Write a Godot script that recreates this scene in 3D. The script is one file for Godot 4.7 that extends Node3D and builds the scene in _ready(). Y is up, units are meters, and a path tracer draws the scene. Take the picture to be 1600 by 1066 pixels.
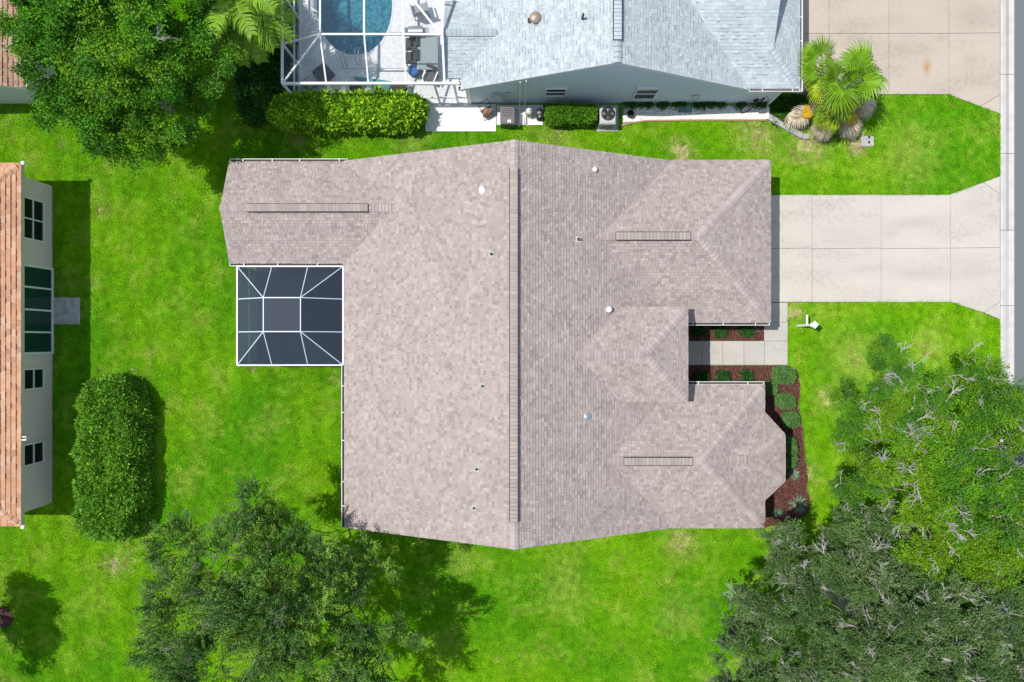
extends Node3D

const H := 33.3          # height of the drone above the ground, metres
const F := 1066.7        # focal length in pixels of the 1600 wide plan
const EAVE := 2.6

var rng := RandomNumberGenerator.new()
var names := {}
var M := {}
var n_low := FastNoiseLite.new()
var n_mid := FastNoiseLite.new()
var n_fine := FastNoiseLite.new()
var n_roof := FastNoiseLite.new()
var n_gap := FastNoiseLite.new()
var patches := []
var bare := []            # polygons (x, z) on which no grass grows


# ------------------------------------------------------------------ mesh builder
class MB:
	var v := PackedVector3Array()
	var n := PackedVector3Array()
	var c := PackedColorArray()
	var uv := PackedVector2Array()
	var uv_on := false
	var uv_size := Vector2(64, 44)
	var uv_mid := Vector2.ZERO

	func vert(p: Vector3, nn: Vector3, col: Color) -> void:
		v.append(p)
		n.append(nn)
		c.append(col)

	func tri(a: Vector3, b: Vector3, d: Vector3, col := Color.WHITE) -> void:
		var nn := (b - a).cross(d - a).normalized()
		vert(a, nn, col)
		vert(d, nn, col)
		vert(b, nn, col)

	func quad(a: Vector3, b: Vector3, d: Vector3, e: Vector3, col := Color.WHITE) -> void:
		tri(a, b, d, col)
		tri(a, d, e, col)

	# a flat convex polygon turned towards «want»
	func face(pts: Array, want: Vector3, col := Color.WHITE) -> void:
		var nn: Vector3 = (pts[1] - pts[0]).cross(pts[2] - pts[0])
		for i in range(1, pts.size() - 1):
			if nn.dot(want) >= 0.0:
				tri(pts[0], pts[i], pts[i + 1], col)
			else:
				tri(pts[0], pts[i + 1], pts[i], col)

	func box(at: Vector3, s: Vector3, col := Color.WHITE, b := Basis.IDENTITY) -> void:
		var h := s / 2.0
		var p := []
		for i in 8:
			p.append(at + b * Vector3(h.x if i & 1 else -h.x, h.y if i & 2 else -h.y, h.z if i & 4 else -h.z))
		for f in [[0, 2, 3, 1, -b.z], [4, 5, 7, 6, b.z], [0, 4, 6, 2, -b.x], [1, 3, 7, 5, b.x], [2, 6, 7, 3, b.y], [0, 1, 5, 4, -b.y]]:
			face([p[f[0]], p[f[1]], p[f[2]], p[f[3]]], f[4], col)

	# a box with its upper edges chamfered
	func soft_box(at: Vector3, s: Vector3, ch: float, col := Color.WHITE, b := Basis.IDENTITY) -> void:
		var h := s / 2.0
		var rings := [[h.x, -h.y, h.z], [h.x, h.y - ch, h.z], [h.x - ch, h.y, h.z - ch]]
		var r := []
		for k in rings:
			r.append([at + b * Vector3(-k[0], k[1], -k[2]), at + b * Vector3(k[0], k[1], -k[2]), at + b * Vector3(k[0], k[1], k[2]), at + b * Vector3(-k[0], k[1], k[2])])
		for k in 2:
			for i in 4:
				var j := (i + 1) % 4
				face([r[k][i], r[k][j], r[k + 1][j], r[k + 1][i]], r[k][i] + r[k][j] - at * 2.0, col)
		face(r[2], b.y, col)
		face(r[0], -b.y, col)

	func bar(a: Vector3, d: Vector3, w: float, t: float, col := Color.WHITE) -> void:
		var z := d - a
		var l := z.length()
		if l < 1e-5:
			return
		z /= l
		var x := (Vector3.UP if absf(z.y) < 0.95 else Vector3.RIGHT).cross(z).normalized()
		box((a + d) / 2.0, Vector3(w, t, l), col, Basis(x, z.cross(x), z))

	func tube(pts: Array, radii: Array, sides: int, col := Color.WHITE, cap := true) -> void:
		var rings := []
		var last := Vector3.ZERO
		for i in pts.size():
			var z: Vector3 = (pts[mini(i + 1, pts.size() - 1)] - pts[maxi(i - 1, 0)]).normalized()
			if last == Vector3.ZERO:
				last = (Vector3.UP if absf(z.y) < 0.9 else Vector3.RIGHT).cross(z).normalized()
			var x := (last - z * last.dot(z)).normalized()
			last = x
			var y := z.cross(x)
			var ring := []
			for k in sides:
				var a := TAU * k / sides
				ring.append(x * cos(a) + y * sin(a))
			rings.append(ring)
		for i in pts.size() - 1:
			for k in sides:
				var j := (k + 1) % sides
				var a0: Vector3 = rings[i][k]
				var a1: Vector3 = rings[i][j]
				var b0: Vector3 = rings[i + 1][k]
				var b1: Vector3 = rings[i + 1][j]
				var p := [pts[i] + a0 * radii[i], pts[i] + a1 * radii[i], pts[i + 1] + b1 * radii[i + 1], pts[i + 1] + b0 * radii[i + 1]]
				vert(p[0], a0, col); vert(p[2], b1, col); vert(p[1], a1, col)
				vert(p[0], a0, col); vert(p[3], b0, col); vert(p[2], b1, col)
		if cap:
			for e in [0, pts.size() - 1]:
				var out: Vector3 = pts[e] - pts[1 if e == 0 else e - 1]
				var ring := []
				for k in sides:
					ring.append(pts[e] + rings[e][k] * radii[e])
				face(ring, out, col)

	func lathe(at: Vector3, profile: Array, sides: int, col := Color.WHITE) -> void:
		for i in profile.size() - 1:
			var p: Vector2 = profile[i]
			var q: Vector2 = profile[i + 1]
			var nn := Vector2(q.y - p.y, p.x - q.x).normalized()
			for k in sides:
				var a := TAU * k / sides
				var b := TAU * (k + 1) / sides
				var ca := Vector3(cos(a), 0, sin(a))
				var cb := Vector3(cos(b), 0, sin(b))
				var w := [at + ca * p.x + Vector3.UP * p.y, at + cb * p.x + Vector3.UP * p.y, at + cb * q.x + Vector3.UP * q.y, at + ca * q.x + Vector3.UP * q.y]
				var na := ca * nn.x + Vector3.UP * nn.y
				var nb := cb * nn.x + Vector3.UP * nn.y
				vert(w[0], na, col); vert(w[1], nb, col); vert(w[2], nb, col)
				vert(w[0], na, col); vert(w[2], nb, col); vert(w[3], na, col)

	# an upright prism over a polygon of (x, z)
	func prism(poly: PackedVector2Array, y0: float, y1: float, col := Color.WHITE) -> void:
		var idx := Geometry2D.triangulate_polygon(poly)
		var i := 0
		while i < idx.size():
			var a := poly[idx[i]]
			var b := poly[idx[i + 1]]
			var d := poly[idx[i + 2]]
			face([Vector3(a.x, y1, a.y), Vector3(b.x, y1, b.y), Vector3(d.x, y1, d.y)], Vector3.UP, col)
			if y1 - y0 > 0.02:
				face([Vector3(a.x, y0, a.y), Vector3(b.x, y0, b.y), Vector3(d.x, y0, d.y)], Vector3.DOWN, col)
			i += 3
		if y1 - y0 < 1e-5:
			return
		var turn := 1.0 if Geometry2D.is_polygon_clockwise(poly) else -1.0
		for k in poly.size():
			var a := poly[k]
			var b := poly[(k + 1) % poly.size()]
			var e := b - a
			face([Vector3(a.x, y0, a.y), Vector3(b.x, y0, b.y), Vector3(b.x, y1, b.y), Vector3(a.x, y1, a.y)], Vector3(-e.y, 0, e.x) * turn, col)

	func commit() -> ArrayMesh:
		var a := []
		a.resize(Mesh.ARRAY_MAX)
		a[Mesh.ARRAY_VERTEX] = v
		a[Mesh.ARRAY_NORMAL] = n
		a[Mesh.ARRAY_COLOR] = c
		if uv_on:
			uv.resize(v.size())
			for i in v.size():
				uv[i] = Vector2((v[i].x - uv_mid.x) / uv_size.x + 0.5, (v[i].z - uv_mid.y) / uv_size.y + 0.5)
			a[Mesh.ARRAY_TEX_UV] = uv
		var m := ArrayMesh.new()
		if v.size():
			m.add_surface_from_arrays(Mesh.PRIMITIVE_TRIANGLES, a)
		return m


# ------------------------------------------------------------------ helpers
func G(px: float, py: float, h := 0.0) -> Vector3:      # the plan: what stands at that place of the plan, at its real height
	return Vector3((px - 800.0) * (H - h) / F, h, (py - 533.0) * (H - h) / F)


func g2(px: float, py: float, h := 0.0) -> Vector2:
	var p := G(px, py, h)
	return Vector2(p.x, p.z)


func poly(list: Array, h := 0.0) -> PackedVector2Array:
	var p := PackedVector2Array()
	for q in list:
		p.append(g2(q[0], q[1], h))
	return p


func rect(x0: float, z0: float, x1: float, z1: float) -> PackedVector2Array:
	return PackedVector2Array([Vector2(x0, z0), Vector2(x1, z0), Vector2(x1, z1), Vector2(x0, z1)])


func R(a: float, b: float) -> float:
	return rng.randf_range(a, b)


func unit() -> Vector3:
	var z := R(-1, 1)
	var a := R(0, TAU)
	var s := sqrt(1 - z * z)
	return Vector3(s * cos(a), z, s * sin(a))


func numbered(called: String) -> String:
	var k: int = names.get(called, 0)
	names[called] = k + 1
	return called if k == 0 else "%s_%03d" % [called, k]


func tag(o: Node3D, label := "", category := "", group := "", kind := "") -> Node3D:
	if label: o.set_meta("label", label)
	if category: o.set_meta("category", category)
	if group: o.set_meta("group", group)
	if kind: o.set_meta("kind", kind)
	return o


func thing(called: String, label: String, category: String, at := Vector3.ZERO, group := "", turn := 0.0) -> Node3D:
	var o := Node3D.new()
	o.name = numbered(called)
	add_child(o)
	o.position = at
	o.rotation.y = turn
	return tag(o, label, category, group)


# one named mesh; builders work in the scene's own axes, so a part is shifted back to its thing's base
func part(called: String, mb, m: Material, parent: Node3D = self, local := false) -> MeshInstance3D:
	var o := MeshInstance3D.new()
	o.mesh = mb.commit() if mb is MB else mb
	o.material_override = m
	o.name = numbered(called) if parent == self else called
	parent.add_child(o, true)
	if parent != self and not local:
		o.transform = (parent.transform if parent.get_parent() == self else parent.get_parent().transform * parent.transform).affine_inverse()
	return o


func struct(called: String, mb: MB, m: Material, label := "") -> MeshInstance3D:
	var o := part(called, mb, m)
	tag(o, label, "", "", "structure")
	return o


func scatter(called: String, mesh: Mesh, m: Material, buf: PackedFloat32Array, parent: Node3D = self) -> MultiMeshInstance3D:
	var mm := MultiMesh.new()
	mm.transform_format = MultiMesh.TRANSFORM_3D
	mm.use_colors = true
	mm.mesh = mesh
	mm.instance_count = buf.size() / 16
	mm.buffer = buf
	var o := MultiMeshInstance3D.new()
	o.multimesh = mm
	o.material_override = m
	o.name = numbered(called) if parent == self else called
	parent.add_child(o, true)
	if parent != self:
		o.transform = parent.transform.affine_inverse()
	o.set_meta("kind", "stuff")
	return o


func push(buf: PackedFloat32Array, b: Basis, p: Vector3, c: Color) -> void:
	buf.append_array(PackedFloat32Array([b.x.x, b.y.x, b.z.x, p.x, b.x.y, b.y.y, b.z.y, p.y, b.x.z, b.y.z, b.z.z, p.z, c.r, c.g, c.b, 1.0]))


func srgb(r: float, g: float, b: float) -> Color:
	return Color(r / 255.0, g / 255.0, b / 255.0).srgb_to_linear()


func mat(lin: Color, rough := 0.8, metal := 0.0) -> StandardMaterial3D:
	var m := StandardMaterial3D.new()
	m.albedo_color = Color(lin.r, lin.g, lin.b).linear_to_srgb()
	m.roughness = rough
	m.metallic = metal
	return m


func vmat(rough := 0.8) -> StandardMaterial3D:
	var m := mat(Color.WHITE, rough)
	m.vertex_color_use_as_albedo = true
	return m


func noise_tex(freq: float, lo: float, hi: float, size := 512, octaves := 4, sd := 1) -> NoiseTexture2D:
	var f := FastNoiseLite.new()
	f.seed = sd
	f.noise_type = FastNoiseLite.TYPE_SIMPLEX_SMOOTH
	f.frequency = freq
	f.fractal_octaves = octaves
	var g := Gradient.new()
	g.set_color(0, Color(lo, lo, lo))
	g.set_color(1, Color(hi, hi, hi))
	var t := NoiseTexture2D.new()
	t.width = size
	t.height = size
	t.seamless = true
	t.noise = f
	t.color_ramp = g
	return t


func grain(m: StandardMaterial3D, t: Texture2D, per_metre: float) -> StandardMaterial3D:
	m.albedo_texture = t
	m.uv1_triplanar = true
	m.uv1_world_triplanar = true
	m.uv1_scale = Vector3.ONE * per_metre
	return m


# ------------------------------------------------------------------ lawn colour
func lawn_colour(x: float, z: float) -> Color:
	var a := clampf(n_low.get_noise_2d(x, z) * 1.5 + 0.5, 0, 1)
	var b := n_mid.get_noise_2d(x, z)
	var d := n_fine.get_noise_2d(x, z)
	var c := Color(0.078, 0.300, 0.007).lerp(Color(0.215, 0.440, 0.006), clampf(a * 0.42 + d * 0.45 + b * 0.25 + 0.22, 0, 1))
	if x < -7.0: c = c * (1.0 + 0.055 * signf(sin((x + 0.12 * b) * TAU / 1.15)))
	var dry := clampf(b * 1.3 + d * 1.0 - 0.15, 0, 1) * 0.42
	for p in patches:
		var q: float = Vector2(x - p[0], z - p[1]).length() / p[2]
		if q < 1.6:
			dry = maxf(dry, clampf((1.25 - q + d * 0.9 + b * 0.5) * p[3], 0, 1))
	c = c.lerp(Color(0.33, 0.43, 0.075), minf(dry * 1.6, 1.0))
	if dry > 0.45:
		c = c.lerp(Color(0.50, 0.43, 0.25), minf((dry - 0.45) * 1.9, 1.0))
	return c


func on_bare(x: float, z: float) -> bool:
	var p := Vector2(x, z)
	for b in bare:
		if b[0].has_point(p) and Geometry2D.is_point_in_polygon(p, b[1]):
			return true
	return false


func clear_of_grass(p: PackedVector2Array) -> void:
	var r := Rect2(p[0], Vector2.ZERO)
	for q in p:
		r = r.expand(q)
	bare.append([r, p])


# ------------------------------------------------------------------ roofs
# lays courses of shingles over a convex roof plane; «down» is the level direction in which it falls
func shingles(mb: MB, pts: Array, down: Vector3, s: Dictionary) -> void:
	var nn: Vector3 = (pts[1] - pts[0]).cross(pts[2] - pts[0]).normalized()
	if nn.y < 0: nn = -nn
	var up := (-(down - nn * down.dot(nn))).normalized()
	var u := up.cross(nn).normalized()
	var o: Vector3 = pts[0]
	for p in pts:
		if p.y < o.y: o = p
	var flat := PackedVector2Array()
	var r := Rect2(0, 0, 0, 0)
	for p in pts:
		var q: Vector2 = Vector2((p - o).dot(u), (p - o).dot(up))
		flat.append(q)
		r = r.expand(q)
	var cw := Geometry2D.is_polygon_clockwise(flat)
	var ex: float = s.course
	var k := 0
	while k * ex < r.size.y + 0.01:
		var v0: float = r.position.y + k * ex
		var v1: float = v0 + ex + 0.012
		var x: float = r.position.x - R(0.0, s.wide)
		while x < r.end.x:
			var w := R(s.narrow, s.wide)
			var quad := PackedVector2Array([Vector2(x, v0), Vector2(x + w - s.gap, v0), Vector2(x + w - s.gap, v1), Vector2(x, v1)])
			var inside := true
			for q in quad:
				for i in flat.size():
					var e := flat[(i + 1) % flat.size()] - flat[i]
					if (e.cross(q - flat[i]) > 0.0) == cw:
						inside = false
						break
				if not inside: break
			var pieces := [quad] if inside else Geometry2D.intersect_polygons(quad, flat)
			if pieces.size():
				var mid: Vector3 = o + u * (x + w * 0.5) + up * v0
				var shade: float = 1.0 + n_roof.get_noise_3d(mid.x, mid.y, mid.z) * s.blotch
				var pick := rng.randf()
				var col: Color = s.tones[0]
				for i in s.tones.size():
					pick -= s.odds[i]
					if pick <= 0.0:
						col = s.tones[i]
						break
				col = col * (shade * R(0.95, 1.05))
				var t: float = s.thick * (1.7 if rng.randf() < 0.45 else 1.0)
				for piece in pieces:
					if piece.size() < 3: continue
					var tops := []
					var lows := []
					for q in piece:
						var hh: float = lerpf(t, 0.002, clampf((q.y - v0) / ex, 0, 1)) + 0.004
						var base: Vector3 = o + u * q.x + up * q.y
						tops.append(base + nn * hh)
						lows.append(base)
					mb.face(tops, nn, col)
					for i in piece.size():
						var j: int = (i + 1) % piece.size()
						if piece[i].y > v1 - 0.003 and piece[j].y > v1 - 0.003: continue
						var e: Vector2 = piece[j] - piece[i]
						var side := (u * e.y - up * e.x) * (-1.0 if Geometry2D.is_polygon_clockwise(piece) else 1.0)
						mb.face([lows[i], lows[j], tops[j], tops[i]], side, col * s.butt)  # edge faces coloured darker to deepen the shadow line between courses
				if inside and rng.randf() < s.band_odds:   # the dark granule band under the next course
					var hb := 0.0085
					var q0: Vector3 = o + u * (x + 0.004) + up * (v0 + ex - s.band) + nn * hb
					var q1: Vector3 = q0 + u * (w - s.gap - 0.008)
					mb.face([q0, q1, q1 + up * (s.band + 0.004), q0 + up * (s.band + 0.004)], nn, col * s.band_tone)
			x += w
		k += 1


# the boards under a roof plane, down to the fascia
func deck(mb: MB, pts: Array, drop := 0.17) -> void:
	mb.face(pts, Vector3.UP)
	var low := []
	for p in pts: low.append(p - Vector3(0, drop, 0))
	mb.face(low, Vector3.DOWN)
	var mid := Vector3.ZERO
	for p in pts: mid += p / pts.size()
	for i in pts.size():
		var j := (i + 1) % pts.size()
		mb.face([pts[i], pts[j], low[j], low[i]], (pts[i] + pts[j]) / 2.0 - mid)


func cap_mesh(width: float, long: float, drop: float, tone: Color) -> ArrayMesh:
	var mb := MB.new()
	var x := [-width / 2, -width * 0.2, 0.0, width * 0.2, width / 2]
	var y := [-drop, -drop * 0.36, -drop * 0.02, -drop * 0.36, -drop]
	for i in 4:
		var a := Vector3(x[i], y[i] + 0.03, -long / 2)
		var b := Vector3(x[i + 1], y[i + 1] + 0.03, -long / 2)
		var c := Vector3(x[i + 1], y[i + 1] + 0.006, long / 2 + 0.02)
		var d := Vector3(x[i], y[i] + 0.006, long / 2 + 0.02)
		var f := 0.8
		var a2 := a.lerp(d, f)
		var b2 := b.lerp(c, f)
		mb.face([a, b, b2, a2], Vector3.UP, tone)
		mb.face([a2, b2, c, d], Vector3.UP, tone * 0.62)  # upper strip and butt faces painted darker, as shadow lines between caps
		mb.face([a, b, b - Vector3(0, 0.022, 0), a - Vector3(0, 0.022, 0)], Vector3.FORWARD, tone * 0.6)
	for e in [0, 4]:
		var a := Vector3(x[e], y[e] + 0.022, -long / 2)
		var d := Vector3(x[e], y[e] + 0.006, long / 2 + 0.02)
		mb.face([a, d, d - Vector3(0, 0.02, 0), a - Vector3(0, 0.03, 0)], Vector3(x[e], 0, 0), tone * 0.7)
	return mb.commit()


# single cap pieces laid from a (low end) to b along a hip or ridge
func caps(called: String, a: Vector3, b: Vector3, width: float, step: float, drop: float, tones: Array, m: Material, parent: Node3D, lift := 0.0) -> void:
	var z := (b - a)
	var count := maxi(1, int(round(z.length() / step)))
	var long := z.length() / count
	z = z.normalized()
	var x := Vector3.UP.cross(z).normalized()
	var kinds := []
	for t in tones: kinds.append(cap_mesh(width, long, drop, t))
	var inv: Transform3D = (parent.transform if parent.get_parent() == self else parent.get_parent().transform * parent.transform).affine_inverse()
	for i in count:
		var o := MeshInstance3D.new()
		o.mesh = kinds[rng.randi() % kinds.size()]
		o.material_override = m
		o.name = called
		parent.add_child(o, true)
		var wob := Basis(Vector3.UP, R(-0.025, 0.025))
		o.transform = inv * Transform3D(Basis(x, z.cross(x), z) * wob, a + z * long * (i + 0.5) + Vector3(0, lift, 0))


func ridge_vent(house: Node3D, a: Vector3, b: Vector3, tones: Array) -> void:
	var mb := MB.new()
	mb.bar(a + Vector3(0, 0.02, 0), b + Vector3(0, 0.02, 0), 0.375, 0.07)
	var v := part("ridge_vent", mb, M.black, house)
	caps("vent_cap", a, b, 0.315, 0.155, 0.012, tones, M.shingle, v, 0.066)


func gutter(parent: Node3D, a: Vector3, b: Vector3, out: Vector3) -> void:   # an open trough under the roof edge with hanger straps
	var mb := MB.new()
	var w := 0.125
	var up := Vector3.UP
	mb.bar(a + out * w - up * 0.05, b + out * w - up * 0.05, 0.022, 0.12)
	mb.bar(a + out * w * 0.5 - up * 0.115, b + out * w * 0.5 - up * 0.115, w, 0.012)
	mb.bar(a + out * 0.012 - up * 0.06, b + out * 0.012 - up * 0.06, 0.012, 0.10)
	for e in [a, b]:
		mb.bar(e - up * 0.06, e + out * w - up * 0.06, 0.012, 0.12)
	var g := part("gutter", mb, M.white, parent)
	var dirt := MB.new()
	dirt.bar(a + out * w * 0.5 - up * 0.1, b + out * w * 0.5 - up * 0.1, w - 0.03, 0.012)
	part("gutter_dirt", dirt, M.dirt, g)
	var along := b - a
	var count := maxi(2, int(along.length() / 1.3))
	for i in count:
		var p := a + along * ((i + R(0.25, 0.75)) / count)
		var st := MB.new()
		st.bar(p - up * 0.012, p + out * w - up * 0.012, 0.035, 0.012)
		part("gutter_strap", st, M.white, g)


# ------------------------------------------------------------------ foliage
func leaf(mb: MB, p: Vector3, along: Vector3, side: Vector3, l: float, w: float, col: Color) -> void:
	var up := along.cross(side).normalized()
	var tip := p + along * l - up * l * 0.12
	var mid := p + along * l * 0.45
	mb.tri(p, mid + side * w * 0.5 + up * w * 0.15, tip, col)
	mb.tri(p, tip, mid - side * w * 0.5 + up * w * 0.15, col)


func leaf_clump(radius: float, count: int, l: float, w: float, spread := 0.25) -> ArrayMesh:
	var mb := MB.new()
	for i in count:
		var d := unit()
		var p := d * radius * pow(rng.randf(), 0.4) * 0.75
		var along := (d + unit() * 0.7 + Vector3(0, 0.1, 0)).normalized()
		var side := along.cross((Vector3.UP + unit() * 0.55).normalized()).normalized()
		var t := R(1.0 - spread, 1.0 + spread)
		leaf(mb, p, along, side, l * R(0.75, 1.25), w * R(0.8, 1.2), Color(t * R(0.92, 1.1), t, t * R(0.85, 1.1)))
	return mb.commit()


func leaf_spray(long: float, count: int, l: float, w: float, fan := 0.12) -> ArrayMesh:   # a shoot along +Z with small leaves on it
	var mb := MB.new()
	for i in count:
		var f := (i + rng.randf()) / count
		var p := Vector3(R(-1, 1) * fan * f, R(-1, 1) * fan * 0.6 * f, long * f)
		var along := Vector3(R(-1, 1), R(-0.5, 0.7), R(0.3, 1.3)).normalized()
		var side := along.cross((Vector3.UP + unit() * 0.6).normalized()).normalized()
		var t := R(0.7, 1.3)
		leaf(mb, p, along, side, l * R(0.7, 1.3), w * R(0.8, 1.2), Color(t * R(0.92, 1.1), t, t * R(0.85, 1.1)))
	for k in 3:
		mb.tube([Vector3.ZERO, Vector3(R(-1, 1) * fan, R(-0.4, 0.6) * fan, long * R(0.7, 1.0))], [0.007, 0.003], 3, Color(1.6, 1.25, 3.0), false)
	return mb.commit()


func curve(a: Vector3, b: Vector3, bend: Vector3, k: int, jitter: float) -> Array:
	var pts := []
	for i in k + 1:
		var t := float(i) / k
		var p := a.lerp(b, t) + bend * (4.0 * t * (1.0 - t))
		if i > 0 and i < k: p += unit() * jitter
		pts.append(p)
	return pts


func taper(r0: float, r1: float, k: int) -> Array:
	var r := []
	for i in k + 1: r.append(lerpf(r0, r1, float(i) / k))
	return r


func bare_limb(mb: MB, p: Vector3, d: Vector3, l: float, r: float, depth: int) -> void:
	var q: Vector3 = p + d * l + unit() * l * 0.15
	mb.tube([p, (p + q) / 2.0 + unit() * l * 0.09, q], [r, r * 0.85, r * 0.6], 4, Color.WHITE, false)
	if depth > 0:
		for i in 2 + rng.randi() % 2:
			bare_limb(mb, p.lerp(q, R(0.35, 1.0)), (d + unit() * 0.75).normalized(), l * R(0.5, 0.85), maxf(r * 0.66, 0.006), depth - 1)


# o: sprig (mesh), fold (metres of a clump), per (clumps per square metre), each (sprigs in a clump), tones, aim (sprigs point outwards), bare, wood
func tree(label: String, category: String, base: Vector3, fork: float, thick: float, lobes: Array, o: Dictionary) -> Node3D:
	var t := thing(o.get("called", "tree"), label, category, base, o.get("group", ""))
	var top := base + Vector3(R(-0.2, 0.2), fork, R(-0.2, 0.2))
	var tb := MB.new()
	tb.tube(curve(base - Vector3(0, 0.1, 0), top, unit() * 0.08, 5, 0.04), taper(thick * 1.35, thick * 0.8, 5), 9)
	for i in 5:
		var a := TAU * i / 5.0 + R(-0.3, 0.3)
		tb.tube([base + Vector3(0, 0.28, 0), base + Vector3(cos(a) * thick * 2.2, -0.03, sin(a) * thick * 2.2)], [thick * 0.75, thick * 0.25], 5)
	part("trunk", tb, o.wood, t)
	var buf := PackedFloat32Array()
	var twigs := MB.new()
	var spots := []
	var forks := [[top, thick * 0.75], [base.lerp(top, 0.8), thick * 0.8]]
	lobes = lobes.duplicate()
	lobes.sort_custom(func(a, b): return G(a[0], a[1], a[2]).distance_to(top) < G(b[0], b[1], b[2]).distance_to(top))
	for L in lobes:
		var c := G(L[0], L[1], L[2])
		var rad: float = L[3] * (H - L[2]) / F
		var lb := MB.new()
		var end := c - Vector3(0, rad * 0.25, 0)
		var from: Array = forks[0]
		for f in forks:
			if f[0].distance_to(end) * (1.0 if f[0].y < end.y + 0.3 else 1.5) < from[0].distance_to(end): from = f
		var thin: float = clampf(from[1] * 0.7, 0.03, thick * 0.5)
		var way := curve(from[0], end, Vector3(R(-0.25, 0.25), R(-0.1, 0.35), R(-0.25, 0.25)), 8, 0.12)
		lb.tube(way, taper(thin, 0.022, 8), 6)
		for k in range(2, 9): forks.append([way[k], lerpf(thin, 0.022, k / 8.0)])
		part("limb", lb, o.wood, t)
		var count := int(ceil(rad * rad * PI * o.per))
		var joints := [end, end.lerp(top, 0.12), end.lerp(top, 0.25)]
		for i in count:
			var d := unit()
			if d.y < -0.15: d.y = -d.y
			var reach := pow(R(0.10, 1.0), 0.45)
			var p := c + Vector3(d.x * rad, d.y * rad * 0.62, d.z * rad) * reach
			if n_gap.get_noise_3d(p.x * o.open, p.y * 0.6 * o.open, p.z * o.open) < o.gap and Vector2(p.x - top.x, p.z - top.z).length() > 1.5: continue
			var near: Vector3 = end
			for q in joints:
				if q.distance_squared_to(p) < near.distance_squared_to(p): near = q
			twigs.tube(curve(near, p, unit() * 0.07, 3, 0.05), taper(0.022, 0.010, 3), 3, Color.WHITE, false)
			joints.append(p)
			spots.append(p)
			var tone: Color = o.tones[rng.randi() % o.tones.size()]
			if L.size() > 4: tone = tone.lerp(L[4], 0.75)
			tone *= R(0.85, 1.18)
			var fold: float = o.fold * R(0.7, 1.3)
			for k in o.each:
				var e := unit()
				var w := p + Vector3(e.x, e.y * 0.65, e.z) * fold * pow(rng.randf(), 0.5)
				var out := ((w - c).normalized() * 0.8 + Vector3(0, 0.25, 0) + unit() * 0.55).normalized()
				var b: Basis
				if o.aim:
					b = Basis.looking_at(-out, Vector3.UP if absf(out.y) < 0.95 else Vector3.RIGHT) * Basis(Vector3.BACK, R(0, TAU))
				else:
					b = Basis(unit(), R(0, TAU))
				push(buf, b * Basis.from_scale(Vector3.ONE * R(0.75, 1.25)), w, tone * R(0.9, 1.1))
	scatter("foliage", o.sprig, M.leaf, buf, t)
	tag(part("twigs", twigs, o.twig, t), "", "", "", "stuff")
	for i in o.bare:
		var p: Vector3 = spots[rng.randi() % spots.size()]
		if o.has("bare_z") and p.z < o.bare_z: continue
		var b := MB.new()
		var d := Vector3(p.x - base.x, 0, p.z - base.z).normalized()
		bare_limb(b, p + Vector3(0, R(0.0, 0.2), 0), (d * 0.7 + unit() * 0.8 + Vector3(0, 0.2, 0)).normalized(), R(0.28, 0.6), R(0.010, 0.021), 3)
		part("bare_branch", b, o.dead, t)
	return t


# leaves over a clipped body: rounded box when corner < 1, dome when dome is true
func clipped(called: String, label: String, category: String, mid: Vector3, size: Vector3, corner: float, per: float, sprig: Mesh, tones: Array, group := "", rough := 0.12) -> Node3D:
	var t := thing(called, label, category, Vector3(mid.x, 0, mid.z), group)
	var buf := PackedFloat32Array()
	var h := size / 2.0
	var count := int((size.x * size.z + size.y * (size.x + size.z) * 2.0) * per)
	var n := FastNoiseLite.new()
	n.seed = names.size()
	n.frequency = 0.9
	for i in count:
		var p := Vector3(R(-1, 1), R(0, 1), R(-1, 1))
		var pick := rng.randf() * (size.x * size.z + size.y * (size.x + size.z) * 2.0)
		if pick < size.x * size.z: p.y = 1.0
		elif pick < size.x * size.z + 2.0 * size.y * size.z: p.x = signf(p.x)
		else: p.z = signf(p.z)
		var w := Vector3(p.x * h.x, p.y * size.y, p.z * h.z)
		var inner := Vector3(clampf(w.x, -h.x + corner, h.x - corner), minf(w.y, size.y - corner * 0.8), clampf(w.z, -h.z + corner, h.z - corner))
		var d := w - inner
		if d.length() > corner: w = inner + d.normalized() * corner
		w += (w - inner).normalized() * n.get_noise_3d(w.x, w.y, w.z) * rough * 2.2
		w = w.lerp(Vector3(inner.x, w.y * 0.9, inner.z), pow(rng.randf(), 2.5) * 0.4)
		w.y = maxf(w.y, 0.04)
		push(buf, Basis(unit(), R(0, TAU)) * Basis.from_scale(Vector3.ONE * R(0.75, 1.3)), Vector3(mid.x, 0, mid.z) + w, tones[rng.randi() % tones.size()] * R(0.82, 1.2))
	scatter("foliage", sprig, M.leaf, buf, t)
	var st := MB.new()
	for i in maxi(4, int(size.x * size.z * 5)):
		var b := Vector3(mid.x + R(-0.75, 0.75) * h.x, 0, mid.z + R(-0.75, 0.75) * h.z)
		for k in 3:
			st.tube([b, b + Vector3(R(-0.2, 0.2), size.y * 0.5, R(-0.2, 0.2)), b + Vector3(R(-0.3, 0.3), size.y * R(0.7, 0.85), R(-0.3, 0.3))], [0.02, 0.014, 0.007], 4, Color.WHITE, false)
	part("stems", st, M.bark, t)
	return t


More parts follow.
